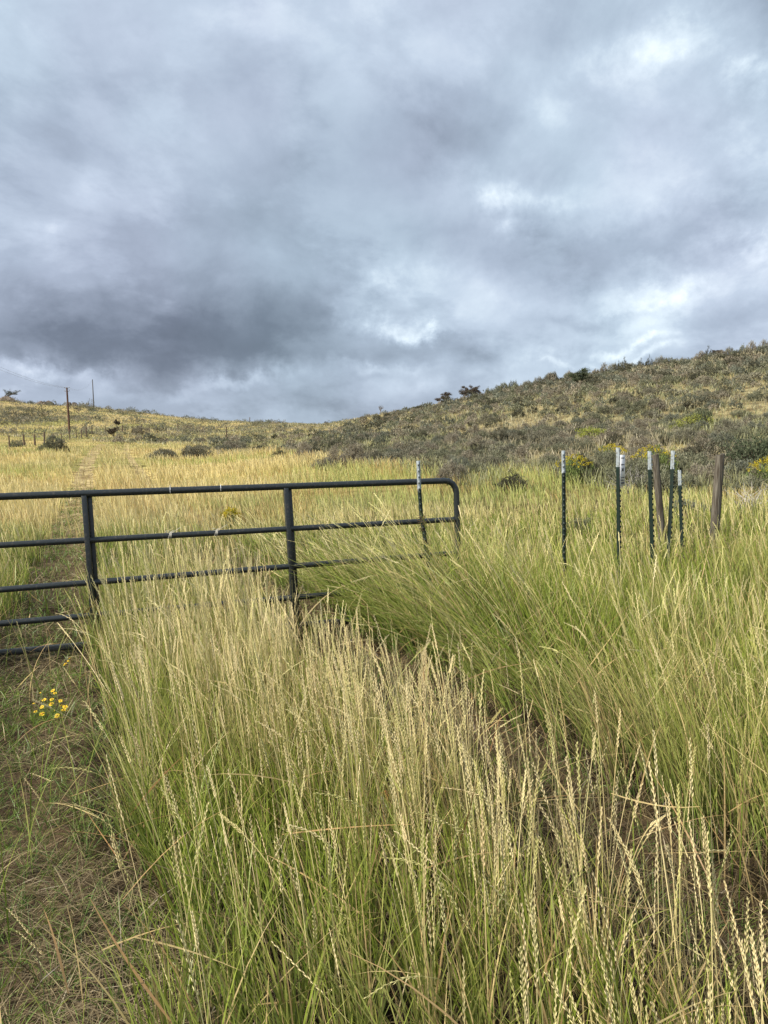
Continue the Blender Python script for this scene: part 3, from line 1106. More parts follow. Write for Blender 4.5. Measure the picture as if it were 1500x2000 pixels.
# ------------------------------------------------------------------ shrubs
def shrub_mesh(name, seed, nclus=60, nleaf=16, leaf=.045, wl=.012, flat=.8, cols=None, up=.75, hollow=.45, twigs=True, spiky=.0):
    """a unit bush (about 1 m wide, .75 m high): twigs from the root to leaf clusters on an uneven dome"""
    r = np.random.default_rng(seed)
    gm = GM()
    lob = r.normal(0, 1, (7, 3))
    lob[:, 2] = np.abs(lob[:, 2]) * .8
    lob /= np.linalg.norm(lob, axis=1, keepdims=True)
    amp = r.uniform(-.25, .38, 7)
    d = r.normal(0, 1, (nclus, 3))
    d[:, 2] = np.abs(d[:, 2]) * .95 + .03
    d /= np.linalg.norm(d, axis=1, keepdims=True)
    rr_ = .82 + (np.maximum(0, d @ lob.T) ** 4 * amp).sum(1)
    rr_ *= r.uniform(hollow, 1.0, nclus) ** .45
    tips = d * rr_[:, None] * np.array([.52, .52, .66 * flat]) * r.uniform(.8, 1.12, (nclus, 1))
    tips[:, 2] += .03
    tonec = r.uniform(0, 1, nclus) ** 1.3
    tipc, basec, twc = cols
    if twigs:
        b0_ = np.stack([r.normal(0, .03, nclus), r.normal(0, .03, nclus), np.zeros(nclus) - .02], -1)
        t = np.linspace(0, 1, 5)[None, :, None]
        mid = (b0_ + tips) * .5 + r.normal(0, .035, (nclus, 3)) + np.array([0, 0, .04])
        pts = b0_[:, None] * (1 - t) ** 2 + mid[:, None] * 2 * t * (1 - t) + tips[:, None] * t ** 2
        sv = r.normal(0, 1, (nclus, 1, 3))
        sv /= np.linalg.norm(sv, axis=-1, keepdims=True)
        for q in (sv, np.cross(sv, [[[0, 0, 1.0]]])):
            ww = (.011 * (1 - t * .75))
            Vv = np.stack([pts - q * ww, pts + q * ww], 2).reshape(-1, 3)
            bb = (np.arange(nclus) * 10)[:, None] + np.arange(4)[None] * 2
            gm.add(Vv, np.stack([bb, bb + 1, bb + 3, bb + 2], -1).reshape(-1, 4), np.tile(np.array(twc), (len(Vv), 1)))
    gl = GM()
    cen = np.repeat(tips, nleaf, 0)
    nn = len(cen)
    cen = cen + r.normal(0, 1, (nn, 3)) * np.array([.038, .038, .04])
    cen[:, 2] = np.maximum(cen[:, 2], .01)
    dr = np.repeat(d, nleaf, 0) * (1 - up) + np.array([0, 0, 1.0]) * up + r.normal(0, .45, (nn, 3))
    dr /= np.linalg.norm(dr, axis=1, keepdims=True)
    sd2 = np.cross(dr, r.normal(0, 1, (nn, 3)))
    sd2 /= np.linalg.norm(sd2, axis=1, keepdims=True)
    ln = leaf * r.uniform(.6, 1.5, nn)
    if spiky:
        ln *= np.where(r.uniform(0, 1, nn) < .12, spiky, 1)
    tone = np.repeat(tonec, nleaf) * .8 + r.uniform(0, 1, nn) * .2
    cc = lerp(np.array(basec), np.array(tipc), tone) * r.uniform(.9, 1.1, (nn, 1))
    spikelets(gl, cen - dr * ln[:, None] * .4, dr, sd2, ln, wl * r.uniform(.7, 1.3, nn), cc, False)
    fol = gl.mesh(name, M_SAGE)
    tw = gm.mesh(name + '_branches', M_SAGE) if twigs else None
    return fol, tw


PAL = [((.31, .295, .215), (.125, .115, .08), (.12, .095, .07)),      # grey brown with lavender cast
       ((.27, .27, .18), (.10, .105, .065), (.11, .09, .06)),      # grey green
       ((.36, .325, .245), (.16, .135, .097), (.14, .11, .08)),        # dry seed stalks
       ((.13, .125, .085), (.05, .05, .034), (.09, .07, .05)),        # dark
       ((.25, .26, .195), (.095, .10, .075), (.10, .085, .065))]
SG_NEAR = [shrub_mesh('sagebrush_crown', 200 + i, 90, 42, .046, .0068, r_f, PAL[i % 5], .72, .5, True, 2.2)
           for i, r_f in enumerate([.8, .72, .9, .78, .68, .85, .75, .8])]
SG_FAR = [shrub_mesh('sagebrush_small', 300 + i, 60, 9, .085, .021, .8, PAL[i % 5], .65, .5, False, 1.6) for i in range(10)]

rs = np.random.default_rng(5)


def scatter_sage():
    out = []
    cand = []
    # right hill and valley fringe
    for _ in range(42000):
        Yc = math.exp(rs.uniform(math.log(15), math.log(330)))
        hw = .60 * Yc + 2
        xc = rs.uniform(-hw, hw)
        cand.append((xc, Yc, rs.uniform(0, 1)))
    A = np.array(cand)
    X, Y, q = A.T
    px = ang_of(X, Y)
    sl = sage_line(X, Y)
    n1_ = fbm(X * .11, Y * .11, 121, 3)
    n2_ = fbm(X * .035, Y * .05, 131, 3)
    left = px < 560
    dens = np.where(left, np.clip((n1_ - .46) * 9, .04, 1) * np.clip((n2_ - .30) * 8, .25, 1) * np.where((px > 280) | (Y < 165), .35, 1), np.clip(n1_ * 5.5 - 1.8, .14, .95) * np.clip((px - 440) / 420, .10, 1))
    # per m2 acceptance: uniform in log Y means density ~ 1/Y^2 ; far ones merge anyway
    near_w = np.clip((Y / 50) ** 2, .06, 1)
    ok = (Y > sl) & (q < dens * np.where(left, 1, .35 + .65 * near_w))
    crest = np.interp(px, [0, 200, 400, 600, 750, 870, 1070, 1250, 1500, 1900], [275, 285, 315, 315, 150, 118, 106, 100, 96, 96])
    ok &= Y < crest * 1.06
    X, Y = X[ok], Y[ok]
    # keep apart
    cell, keep = {}, []
    for i in np.argsort(Y):
        mind = 1.15 if Y[i] < 30 else (1.0 if Y[i] < 60 else .9)
        kx, ky = int(X[i] // 1.0), int(Y[i] // 1.0)
        if any((X[i] - X[j]) ** 2 + (Y[i] - Y[j]) ** 2 < mind ** 2 for a in (-1, 0, 1) for b_ in (-1, 0, 1) for j in cell.get((kx + a, ky + b_), ())):
            continue
        cell.setdefault((kx, ky), []).append(i)
        keep.append(i)
    return X[keep], Y[keep]


SX, SY = scatter_sage()
SS = rs.uniform(.55, 1.35, len(SX)) * np.where(SY < 60, 1, 1.15)
SS = np.where((ang_of(SX, SY) < 560) & (SY > 135), SS * rs.uniform(1.0, 2.1, len(SX)), SS)
band = (SY < 27) & (ang_of(SX, SY) > 900)
SS = np.where(ang_of(SX, SY) > 560, SS * .86, SS)
SS[band] *= 1.15
# single bushes seen in the meadow: (px, forward distance, size)
for px, Yd, sz in [(385, 52, 1.9), (375, 53, 1.5), (322, 50, 1.6), (335, 51, 1.3), (455, 62, 1.8), (470, 63, 1.6), (440, 61, 1.4), (690, 31, 1.2), (655, 30, 1.0),
                   (640, 29, .9), (120, 62, 1.6), (100, 63, 1.4), (40, 82, 1.6), (45, 84, 1.2), (235, 92, 1.6), (110, 88, 1.8), (125, 86, 1.4), (545, 44, 1.0),
                   (880, 21, 1.0), (1000, 19, .9), (1125, 12.2, .55), (1345, 13.4, .8)]:
    SX = np.append(SX, (px - 750) / F * Yd)
    SY = np.append(SY, Yd)
    SS = np.append(SS, sz)
SZ = H(SX, SY)
px_s = ang_of(SX, SY)
infr = (px_s > -60) & (px_s < 1560)
app = np.where(infr, SS / SY, 0)
order = np.argsort(-app)
IND = order[:290]
REST = order[290:]


def sage_label(px, Yd):
    if Yd < 27 and px > 880:
        return ('big grey-brown sagebrush in the thick band at the hill foot behind the posts', 'sagebrush in the band behind the posts')
    if px > 640 and Yd < 40:
        return ('low grey-green sagebrush on the lower slope of the right hill', 'sagebrush on the lower right slope')
    if px > 640:
        return ('small grey sagebrush high on the slope of the right hill', 'sagebrush high on the right hill')
    if px > 250:
        return ('grey sagebrush clump standing in the golden meadow behind the gate', 'sagebrush in the middle of the meadow')
    return ('grey sagebrush clump near the far fence left of the track', 'sagebrush by the far fence')


SAGE_N = 0
for i in IND:
    px, Yd = px_s[i], SY[i]
    lab, grp = sage_label(px, Yd)
    fol, tw = SG_NEAR[SAGE_N % len(SG_NEAR)] if rs.uniform() < .999 else SG_NEAR[0]
    fol, tw = SG_NEAR[int(rs.integers(0, len(SG_NEAR)))]
    if Yd < 60:
        ob = add_obj('sagebrush', fol)
        tag(ob, lab, 'sagebrush', grp)
        br_ = add_obj('branches', tw, ob)
    else:
        ob = add_obj('sagebrush', fol)
        tag(ob, lab, 'sagebrush', grp)
    s = SS[i]
    ob.location = (SX[i], SY[i], SZ[i] - .03)
    ob.rotation_euler = (rs.uniform(-.08, .08), rs.uniform(-.08, .08), rs.uniform(0, 6.28))
    ob.scale = (s * rs.uniform(1.0, 1.35), s * rs.uniform(1.0, 1.35), s * rs.uniform(.8, 1.3))
    SAGE_N += 1

# the rest of the scrub as one mass
rest = GM()
protoV = []
for fol, _ in SG_FAR:
    v = np.empty(len(fol.vertices) * 3, np.float32)
    fol.vertices.foreach_get('co', v)
    c = np.empty(len(fol.vertices) * 4, np.float32)
    fol.color_attributes['Col'].data.foreach_get('color', c)
    protoV.append((v.reshape(-1, 3), c.reshape(-1, 4)[:, :3]))
quadF = {len(v): np.arange(len(v)).reshape(-1, 4) for v, _ in protoV}
for i in REST:
    if SY[i] > 120:
        v, c = protoV[int(rs.integers(0, 10))]
        m = rs.permutation(len(v) // 4)[:150]
        idx = (m[:, None] * 4 + np.arange(4)).ravel()
        v, c = v[idx], c[idx]
        v = v * 1.0
    else:
        v, c = protoV[int(rs.integers(0, 10))]
    a = rs.uniform(0, 6.28)
    s = SS[i]
    sx_, sz_ = s * rs.uniform(1.0, 1.4), s * rs.uniform(.85, 1.35)
    ca, sa = math.cos(a), math.sin(a)
    vv = np.stack([(v[:, 0] * ca - v[:, 1] * sa) * sx_ + SX[i], (v[:, 0] * sa + v[:, 1] * ca) * sx_ + SY[i], v[:, 2] * sz_ + SZ[i] - .03], -1)
    rest.add(vv, np.arange(len(v)).reshape(-1, 4), c * rs.uniform(.85, 1.4))
o = add_obj('sagebrush_scrub', rest.mesh('sagebrush_scrub', M_SAGE))
tag(o, 'distant low sagebrush scrub covering both hillsides up to the skyline', 'scrub', kind='stuff')


def place_bush(name, cat, label, px, Yd, size, hz, pal, seed, nclus=110, nleaf=26, leaf=.05, wl=.010, up=.6, group=None, py=None, trunk=False, tipcol=None):
    fol, tw = shrub_mesh(name, seed, nclus, nleaf, leaf / size ** .5, wl / size ** .5, .8, pal, up, .4, True)
    x = (px - 750) / F * Yd
    z = Hs(x, Yd)
    e = empty(name, (x, Yd, z - .03), label, cat, group)
    c = add_obj('foliage', fol, e)
    b_ = add_obj('branches', tw, e)
    for q in (c, b_):
        q.scale = (size, size, hz)
    return e


GRN = ((.14, .16, .095), (.055, .07, .04), (.09, .07, .05))
place_bush('juniper_shrub', 'shrub', 'dark green juniper shrub at the right edge behind the right wooden post', 1492, 21, 2.3, 2.5, GRN, 401, 200, 30)
place_bush('juniper_shrub', 'shrub', 'small round dark green shrub partway up the right hill above the right wooden post', 1374, 42, 1.7, 1.9, GRN, 402)
place_bush('rabbitbrush', 'shrub', 'dull green bush with pale yellow tint on the slope above the leftmost green post', 1160, 36, 1.8, 1.3,
           ((.40, .42, .08), (.2, .24, .06), (.12, .1, .06)), 405)
place_bush('rabbitbrush', 'shrub', 'wide yellow-green bush high on the slope above the two wooden posts', 1345, 38, 2.4, 1.4,
           ((.42, .42, .08), (.22, .25, .07), (.12, .1, .06)), 406)


def rabbitbrush(px, Yd, w, h, label, seed):
    """bush whose flat top is covered by yellow flower clusters"""
    x = (px - 750) / F * Yd
    z = Hs(x, Yd)
    e = empty('flowering_rabbitbrush', (x, Yd, z - .03), label, 'shrub', 'yellow flowering bushes')
    fol, tw = shrub_mesh('rabbitbrush_foliage', seed, 100, 22, .06, .008, .8, ((.26, .32, .10), (.12, .16, .06), (.12, .10, .06)), .85, .4, True)
    f_ = add_obj('foliage', fol, e)
    t_ = add_obj('branches', tw, e)
    for q in (f_, t_):
        q.scale = (w, w, h)
    r = np.random.default_rng(seed)
    gm = GM()
    nC = 110
    th = r.uniform(0, 6.28, nC)
    rr_ = np.sqrt(r.uniform(0, 1, nC)) * .5
    cx_ = np.stack([np.cos(th) * rr_ * w, np.sin(th) * rr_ * w, h * (.56 - .75 * rr_ ** 2) + r.normal(0, .03, nC)], -1)
    cc = np.repeat(cx_, 10, 0) + r.normal(0, .016, (nC * 10, 3))
    dr = r.normal(0, .5, (len(cc), 3)) + np.array([0, 0, .8])
    dr /= np.linalg.norm(dr, axis=1, keepdims=True)
    sd2 = np.cross(dr, r.normal(0, 1, (len(cc), 3)))
    sd2 /= np.linalg.norm(sd2, axis=1, keepdims=True)
    colr = lerp(np.array([.60, .46, .03]), np.array([.30, .28, .05]), r.uniform(0, 1, len(cc)))
    spikelets(gm, cc, dr, sd2, r.uniform(.02, .035, len(cc)), r.uniform(.007, .011, len(cc)), colr, False)
    add_obj('blossoms', gm.mesh('blossoms', M_SAGE), e)
    return e


rabbitbrush(1122, 19.5, .95, 1.25, 'yellow flowering bush just right of the leftmost green post on the right', 501)
rabbitbrush(1196, 24, .95, 1.2, 'yellow flowering bush behind the post that carries the white sign', 502)
rabbitbrush(1276, 19.5, 1.1, 1.5, 'yellow flowering bush behind the left wooden post', 503)
rabbitbrush(450, 15.5, .40, .62, 'small yellow flowering bush in the meadow seen through the gate', 504)
rabbitbrush(1498, 17.5, .8, 1.3, 'yellow-tinged flowering bush at the right edge beside the juniper shrub', 505)


def dead_brush(px, Yd, size, label, seed, n=60, pale=(.42, .38, .33), hz=.6):
    x = (px - 750) / F * Yd
    z = Hs(x, Yd)
    r = random.Random(seed)
    mb = MB()
    for _ in range(n):
        a = r.uniform(0, 6.28)
        p = Vector((r.gauss(0, .08), r.gauss(0, .08), 0)) * size
        pts, rr_ = [p.copy()], [.009 * size]
        d = Vector((math.cos(a), math.sin(a), r.uniform(.1, 1.0) * hz * 1.6))
        d.normalize()
        m = r.randint(4, 6)
        for k in range(m):
            d = (d + Vector((r.gauss(0, .35), r.gauss(0, .35), r.gauss(0, .25)))).normalized()
            p = p + d * size * r.uniform(.08, .14)
            p.z = max(p.z, .01)
            pts.append(p.copy())
            rr_.append(.009 * size * (1 - (k + 1) / (m + 1)) + .001)
        mb.tube(pts, rr_, 4, False)
    mt = pbr('dead_twigs', tuple(c * .55 for c in pale), .9, 0, pale, 12, thr=(.35, .6))
    o = mb.build('dead_brush', mt, None)
    o.location = (x, Yd, z - .01)
    tag(o, label, 'dead brush')
    return o


dead_brush(1478, 13.5, 1.0, 'pale grey tangle of dead brush at the right edge right of the right wooden post', 1, 150, (.55, .51, .45))
dead_brush(1112, 13.0, .42, 'small dark curled dead brush just right of the leftmost green post', 2, 45, (.20, .17, .15), 1.0)
dead_brush(1347, 12.5, .6, 'thin twisted dead brush between the two wooden posts', 3, 26, (.24, .19, .15), 1.2)
dead_brush(1240, 17, 1.1, 'grey dead brush behind the sign post in front of the sagebrush', 4, 90, (.36, .33, .30), .8)


def small_tree(name, px, Yd, w, h, label, seed, pal, lean=0.0, crown=True, cat='tree', nb=9, trunk_h=.35, group=None):
    x = (px - 750) / F * Yd
    z = Hs(x, Yd)
    e = empty(name, (x, Yd, z - .1), label, cat, group)
    r = random.Random(seed)
    mb = MB()
    tips = []

    def grow(p, d, ln, rad_, lvl):
        pts, rs_ = [p.copy()], [rad_]
        for k in range(4):
            d = (d + Vector((r.gauss(0, .16), r.gauss(0, .16), r.gauss(0, .08)))).normalized()
            p = p + d * ln / 4
            pts.append(p.copy())
            rs_.append(rad_ * (1 - .14 * (k + 1)))
        mb.tube(pts, rs_, 5, False)
        if lvl == 0:
            tips.append(p.copy())
            return
        for _ in range(3 if lvl > 1 else 4):
            a = r.uniform(0, 6.28)
            dd = (d + Vector((math.cos(a), math.sin(a), r.uniform(-.1, .3))) * .8).normalized()
            grow(pts[r.randint(2, 4)], dd, ln * r.uniform(.55, .8), rad_ * .55, lvl - 1)
    for _ in range(2):
        grow(Vector((r.gauss(0, .06), r.gauss(0, .06), 0)), Vector((lean + r.gauss(0, .15), r.gauss(0, .15), 1)).normalized(), h * trunk_h, h * .03, 3)
    V = np.concatenate(mb.v)
    sc_ = np.array([w / max(1e-3, np.ptp(V[:, 0])), w / max(1e-3, np.ptp(V[:, 1])), h / V[:, 2].max()])
    mb.v = [v * sc_ for v in mb.v]
    mb.build('trunk', M_BARK, e)
    if crown:
        rg = np.random.default_rng(seed)
        tp = np.array([t[:] for t in tips]) * sc_
        nl = 80
        cen = np.repeat(tp, nl, 0) + rg.normal(0, .05 * h, (len(tp) * nl, 3)) * [1, 1, .6]
        dr = rg.normal(0, 1, cen.shape)
        dr /= np.linalg.norm(dr, axis=1, keepdims=True)
        sd2 = np.cross(dr, rg.normal(0, 1, cen.shape))
        sd2 /= np.linalg.norm(sd2, axis=1, keepdims=True)
        gm = GM()
        cc = lerp(np.array(pal[1]), np.array(pal[0]), rg.uniform(0, 1, len(cen)))
        spikelets(gm, cen, dr, sd2, rg.uniform(.05, .11, len(cen)), rg.uniform(.02, .035, len(cen)), cc, False)
        add_obj('crown', gm.mesh('crown', M_SAGE), e)
    return e


DK = ((.16, .13, .10), (.06, .05, .04))
small_tree('gnarled_tree', 873, 112, 2.3, 2.0, 'small round-topped dark tree standing apart on the crest of the right hill', 1, DK)
small_tree('gnarled_tree', 913, 110, 2.2, 2.3, 'wider dark tree just right of the round-topped one on the crest', 2, DK)
small_tree('gnarled_tree', 932, 109, 1.7, 2.0, 'dark bushy tree leaning on the right side of the widest crest tree', 3, DK)
small_tree('bare_tree', 747, 142, 1.1, 2.2, 'thin nearly bare tree sticking up where the right hill begins to rise', 4, DK, crown=False)
small_tree('lone_tree', 641, 290, 1.9, 2.2, 'tiny lone tree on the horizon between the two hills', 5, DK, trunk_h=.3)
small_tree('crest_shrub', 1075, 101, 1.3, 1.4, 'dark shrub poking above the skyline in the middle of the right hill', 6, DK, cat='shrub')
small_tree('crest_shrub', 1405, 93, 1.6, 1.2, 'dark shrub on the skyline near the right edge', 7, DK, cat='shrub')
small_tree('crest_shrub', 1132, 75, 2.2, 2.0, 'large dark shrub below the skyline in the middle of the right hill', 8, GRN, cat='shrub')
small_tree('dead_tree', 161, 205, 1.6, 2.8, 'thin leaning dead tree just right of the brown utility pole', 9, DK, crown=False, lean=-.3)
small_tree('stunted_tree', 235, 172, 1.0, 2.0, 'dark stunted tree at the foot of the left hill', 10, DK)
small_tree('stunted_tree', 229, 128, 2.1, 1.7, 'spreading dark tree by the far fence near the head of the track', 11, DK)
small_tree('windswept_tree', 19, 262, 5.0, 4.2, 'flat-topped windswept tree on the rocks at the top of the left hill', 12, ((.10, .12, .07), (.05, .06, .04)))


# crest brush, low woody shrubs along the skyline of the right hill
for k in range(44):
    px = 965 + k * 12.6 + rs.uniform(-8, 8)
    Yd = float(np.interp(px, [950, 1070, 1250, 1500], [106, 101, 96, 91])) * rs.uniform(.97, 1.03)
    fol, tw = SG_NEAR[int(rs.integers(0, len(SG_NEAR)))]
    x = (px - 750) / F * Yd
    ob = add_obj('skyline_brush', fol)
    add_obj('branches', tw, ob)
    tag(ob, 'upright dark brush lining the skyline of the right hill', 'brush', 'brush along the right skyline')
    ob.location = (x, Yd, Hs(x, Yd) - .05)
    ob.rotation_euler = (0, 0, rs.uniform(0, 6.28))
    ob.scale = (rs.uniform(.9, 2.0), rs.uniform(1.2, 2.0), rs.uniform(1.3, 2.9))


def rock(px, Yd, sx_, sz_, label, seed, n=9):
    x0 = (px - 750) / F * Yd
    z0 = Hs(x0, Yd)
    e = empty('rock_outcrop', (x0, Yd, z0 - .2), label, 'rocks', 'rock outcrops on the left hill')
    import bmesh
    r = random.Random(seed)
    bm = bmesh.new()
    for _ in range(n):
        m = bmesh.ops.create_icosphere(bm, subdivisions=2, radius=1)
        off_ = Vector((r.uniform(-.5, .5) * sx_, r.uniform(-.8, .8), r.uniform(0, .3) * sz_))
        off_.z *= (1 - abs(off_.x) / sx_)
        k = Vector((r.uniform(.12, .28) * sx_, r.uniform(.6, 1.2), r.uniform(.3, .6) * sz_))
        for v in m['verts']:
            c = v.co.copy()
            w_ = 1 + .28 * (vnoise(np.array([c.x * 2 + seed + off_.x]), np.array([c.z * 2 + c.y]), seed)[0] - .5) * 2
            q = Vector((round(c.x * 3) / 3, round(c.y * 3) / 3, round(c.z * 3) / 3)).lerp(c, .5)
            v.co = Vector((q.x * k.x, q.y * k.y, q.z * k.z)) * w_ + off_
    me = bpy.data.meshes.new('boulders')
    bm.to_mesh(me)
    bm.free()
    me.materials.append(M_ROCK)
    add_obj('boulders', me, e)


rock(10, 262, 9.0, 2.6, 'pale rock outcrop under the windswept tree at the top left', 1, 14)
rock(92, 250, 5.0, 2.2, 'low dark rock mound on the left hill crest, left of the brown pole', 2)
rock(150, 252, 4.0, 1.6, 'small dark rock mound on the left hill crest, right of the brown pole', 3)


# ------------------------------------------------------------------ gate
GX0, GY0 = -2.42, 6.2
gdir = Vector((3.09, 1.0, 0)).normalized()
gnor = Vector((gdir.y, -gdir.x, 0))          # towards the viewer


def GP(px, py, back_=0.0):
    """point on the gate's vertical plane seen at a photo pixel"""
    d = R @ Vector(((px - 750) / F, (1000 - py) / F, -1))
    o_ = Vector((0, 0, EYE))
    p0 = Vector((GX0, GY0, 0)) - gnor * back_
    t = (p0 - o_).dot(gnor) / d.dot(gnor)
    return o_ + d * t


def extend_left(p, q, s):
    """point on line p-q at along-gate coordinate s"""
    sp_, sq = (p - Vector((GX0, GY0, 0))).dot(gdir), (q - Vector((GX0, GY0, 0))).dot(gdir)
    return p.lerp(q, (s - sp_) / (sq - sp_))


S_L = -1.62
gate = empty('pipe_gate', (GX0, GY0, 0), 'black painted five-rail metal pipe gate standing in the grass', 'gate')
gate.rotation_euler = (0, 0, math.atan2(gdir.y, gdir.x))
bpy.context.view_layer.update()
Gi = gate.matrix_world.inverted()


def gbuild(mb, name, mat, parent=None, smooth=True):
    mb.v = [np.array([(Gi @ Vector(p))[:] for p in v]) for v in mb.v]
    o_ = mb.build(name, mat, parent or gate, smooth)
    return o_


top_a, top_b = GP(0, 970), GP(868, 939)
top_l = extend_left(top_a, top_b, S_L)
cor = [GP(868, 939), GP(876, 940), GP(884, 945), GP(889, 953), GP(891.5, 963)]
r_dn = GP(893.5, 1050)
bot_a, bot_b = GP(60, 1271), GP(150, 1263)
s_end = (r_dn - Vector((GX0, GY0, 0))).dot(gdir)
bot_r = extend_left(bot_a, bot_b, s_end - .12)
bot_r.z = bot_a.z + .02
r_bot = Vector((r_dn.x, r_dn.y, bot_r.z + .12))
bot_l = extend_left(bot_a, bot_b, S_L)
bot_l.z = bot_a.z
mb = MB()
TR = .0285
mb.tube([top_l, top_a, GP(300, 959.3), GP(600, 948.6)] + cor + [r_dn, r_bot, r_bot + Vector((0, 0, -.06)) - gdir * .02,
        bot_r + gdir * .05, bot_r, bot_l, Vector((bot_l.x, bot_l.y, top_l.z)) - Vector((0, 0, .03)), top_l], TR, 14)
gbuild(mb, 'frame_pipe', M_GATE)
RAILS = [((0, 1065), (887, 1014.5)), ((0, 1152), (655, 1099)), ((0, 1218), (655, 1160))]
for (a, b_) in RAILS:
    pa, pb = GP(*a), GP(*b_)
    mb = MB()
    mb.tube([extend_left(pa, pb, S_L + .02), pa, pb, extend_left(pa, pb, s_end - .01)], .0245, 14)
    gbuild(mb, 'rail', M_GATE)
# uprights: an angle section, front plate on the left half, the right half set back behind the rails
for (pt, pb_) in (((159, 968), (181, 1262)), ((553.5, 953), (570.5, 1212))):
    p0, p1 = GP(*pt), GP(*pb_)
    up_ = (p0 - p1).normalized()
    p1 = p1 - up_ * .06
    mb = MB()
    e1, e2 = gdir, gnor
    prof_ = [(-.004, -.034), (.034, -.034), (.034, .012), (.030, .012)]
    # left half: closed box standing proud of the rails
    for (a0, a1, d0, d1) in ((0.0, .040, -.030, .033), (.040, .078, -.034, -.026)):
        c = (p0 + p1) / 2 + e1 * ((a0 + a1) / 2) + e2 * ((d0 + d1) / 2)
        mb.box(c, e1 * (a1 - a0) / 2, e2 * (d1 - d0) / 2, (p0 - p1) / 2)
    o_ = gbuild(mb, 'upright', M_GATE, smooth=False)
    bv = o_.modifiers.new('bevel', 'BEVEL')
    bv.width = .004
    bv.segments = 2
# weld beads where rails meet the end pipe
mb = MB()
for a in (GP(887, 1014.5),):
    mb.tube([a - gdir * .006, a + gdir * .004], [.028, .024], 12)
gbuild(mb, 'weld', M_GATE)


def tie(px, py, label, tail):
    c = GP(px, py)
    mb = MB()
    r_ = TR + .0018
    ring = []
    for k in range(17):
        th = 2 * math.pi * k / 16
        ring.append(c + gnor * (math.cos(th) * r_) + Vector((0, 0, 1)) * (math.sin(th) * r_) + gdir * .002 * math.sin(th * .5))
    mb.tube(ring, .0024, 6, False)
    mb.box(c + gnor * (r_ + .002) + Vector((0, 0, .008)), gdir * .004, gnor * .003, Vector((0, 0, .004)))
    s0 = c + Vector((0, 0, r_ * .7)) + gnor * r_ * .7
    mb.tube([s0, s0 + Vector((0, 0, tail * .6)), s0 + Vector((0, 0, tail)) + gdir * .003], .0018, 5)
    o_ = mb.build('cable_tie', M_TIE, None, True, origin=c)
    o_.location = c
    tag(o_, label, 'cable tie', 'white cable ties on the top rail')


tie(332, 957.5, 'white cable tie with its tail sticking up on the top rail, the left one', .022)
tie(430.5, 954, 'short white cable tie on the top rail, the right one', .006)


def bow(px, py, label, seed):
    c = GP(px, py)
    r = random.Random(seed)
    mb = MB()
    r_ = .0265
    for j in range(3):
        ring = []
        for k in range(15):
            th = 2 * math.pi * k / 14
            ring.append(c + gnor * (math.cos(th) * r_) + Vector((0, 0, math.sin(th) * r_)) + gdir * ((j - 1) * .006 + .003 * math.sin(th)))
        mb.tube(ring, .0016, 5, False)
    k0 = c + gnor * .012 + Vector((0, 0, .027))
    for sgn, ln, hgt in ((-1, .036, .016), (1, .030, .014)):
        lp = []
        for k in range(13):
            th = 2 * math.pi * k / 12
            lp.append(k0 + gdir * (sgn * ln * .5 * (1 - math.cos(th))) + Vector((0, 0, hgt * math.sin(th) * .6 + .010 * (1 - math.cos(th)) * .5)) + gnor * .004)
        mb.tube(lp, .0014, 5, False)
    mb.tube([k0, k0 + gdir * .04 + Vector((0, 0, .014)), k0 + gdir * .085 + Vector((0, 0, .040))], .0013, 5)
    mb.tube([k0, k0 - gdir * .012 + Vector((0, 0, -.02)) + gnor * .014, k0 - gdir * .02 + Vector((0, 0, -.05)) + gnor * .016], .0013, 5)
    o_ = mb.build('twine_bow', M_STRING, None, True, origin=c)
    o_.location = c
    tag(o_, label, 'string', 'twine bows on the second rail')


bow(333, 1046, 'pale twine bow knotted round the second rail, the left one', 1)
bow(423, 1041, 'pale twine bow knotted round the second rail, the right one', 2)


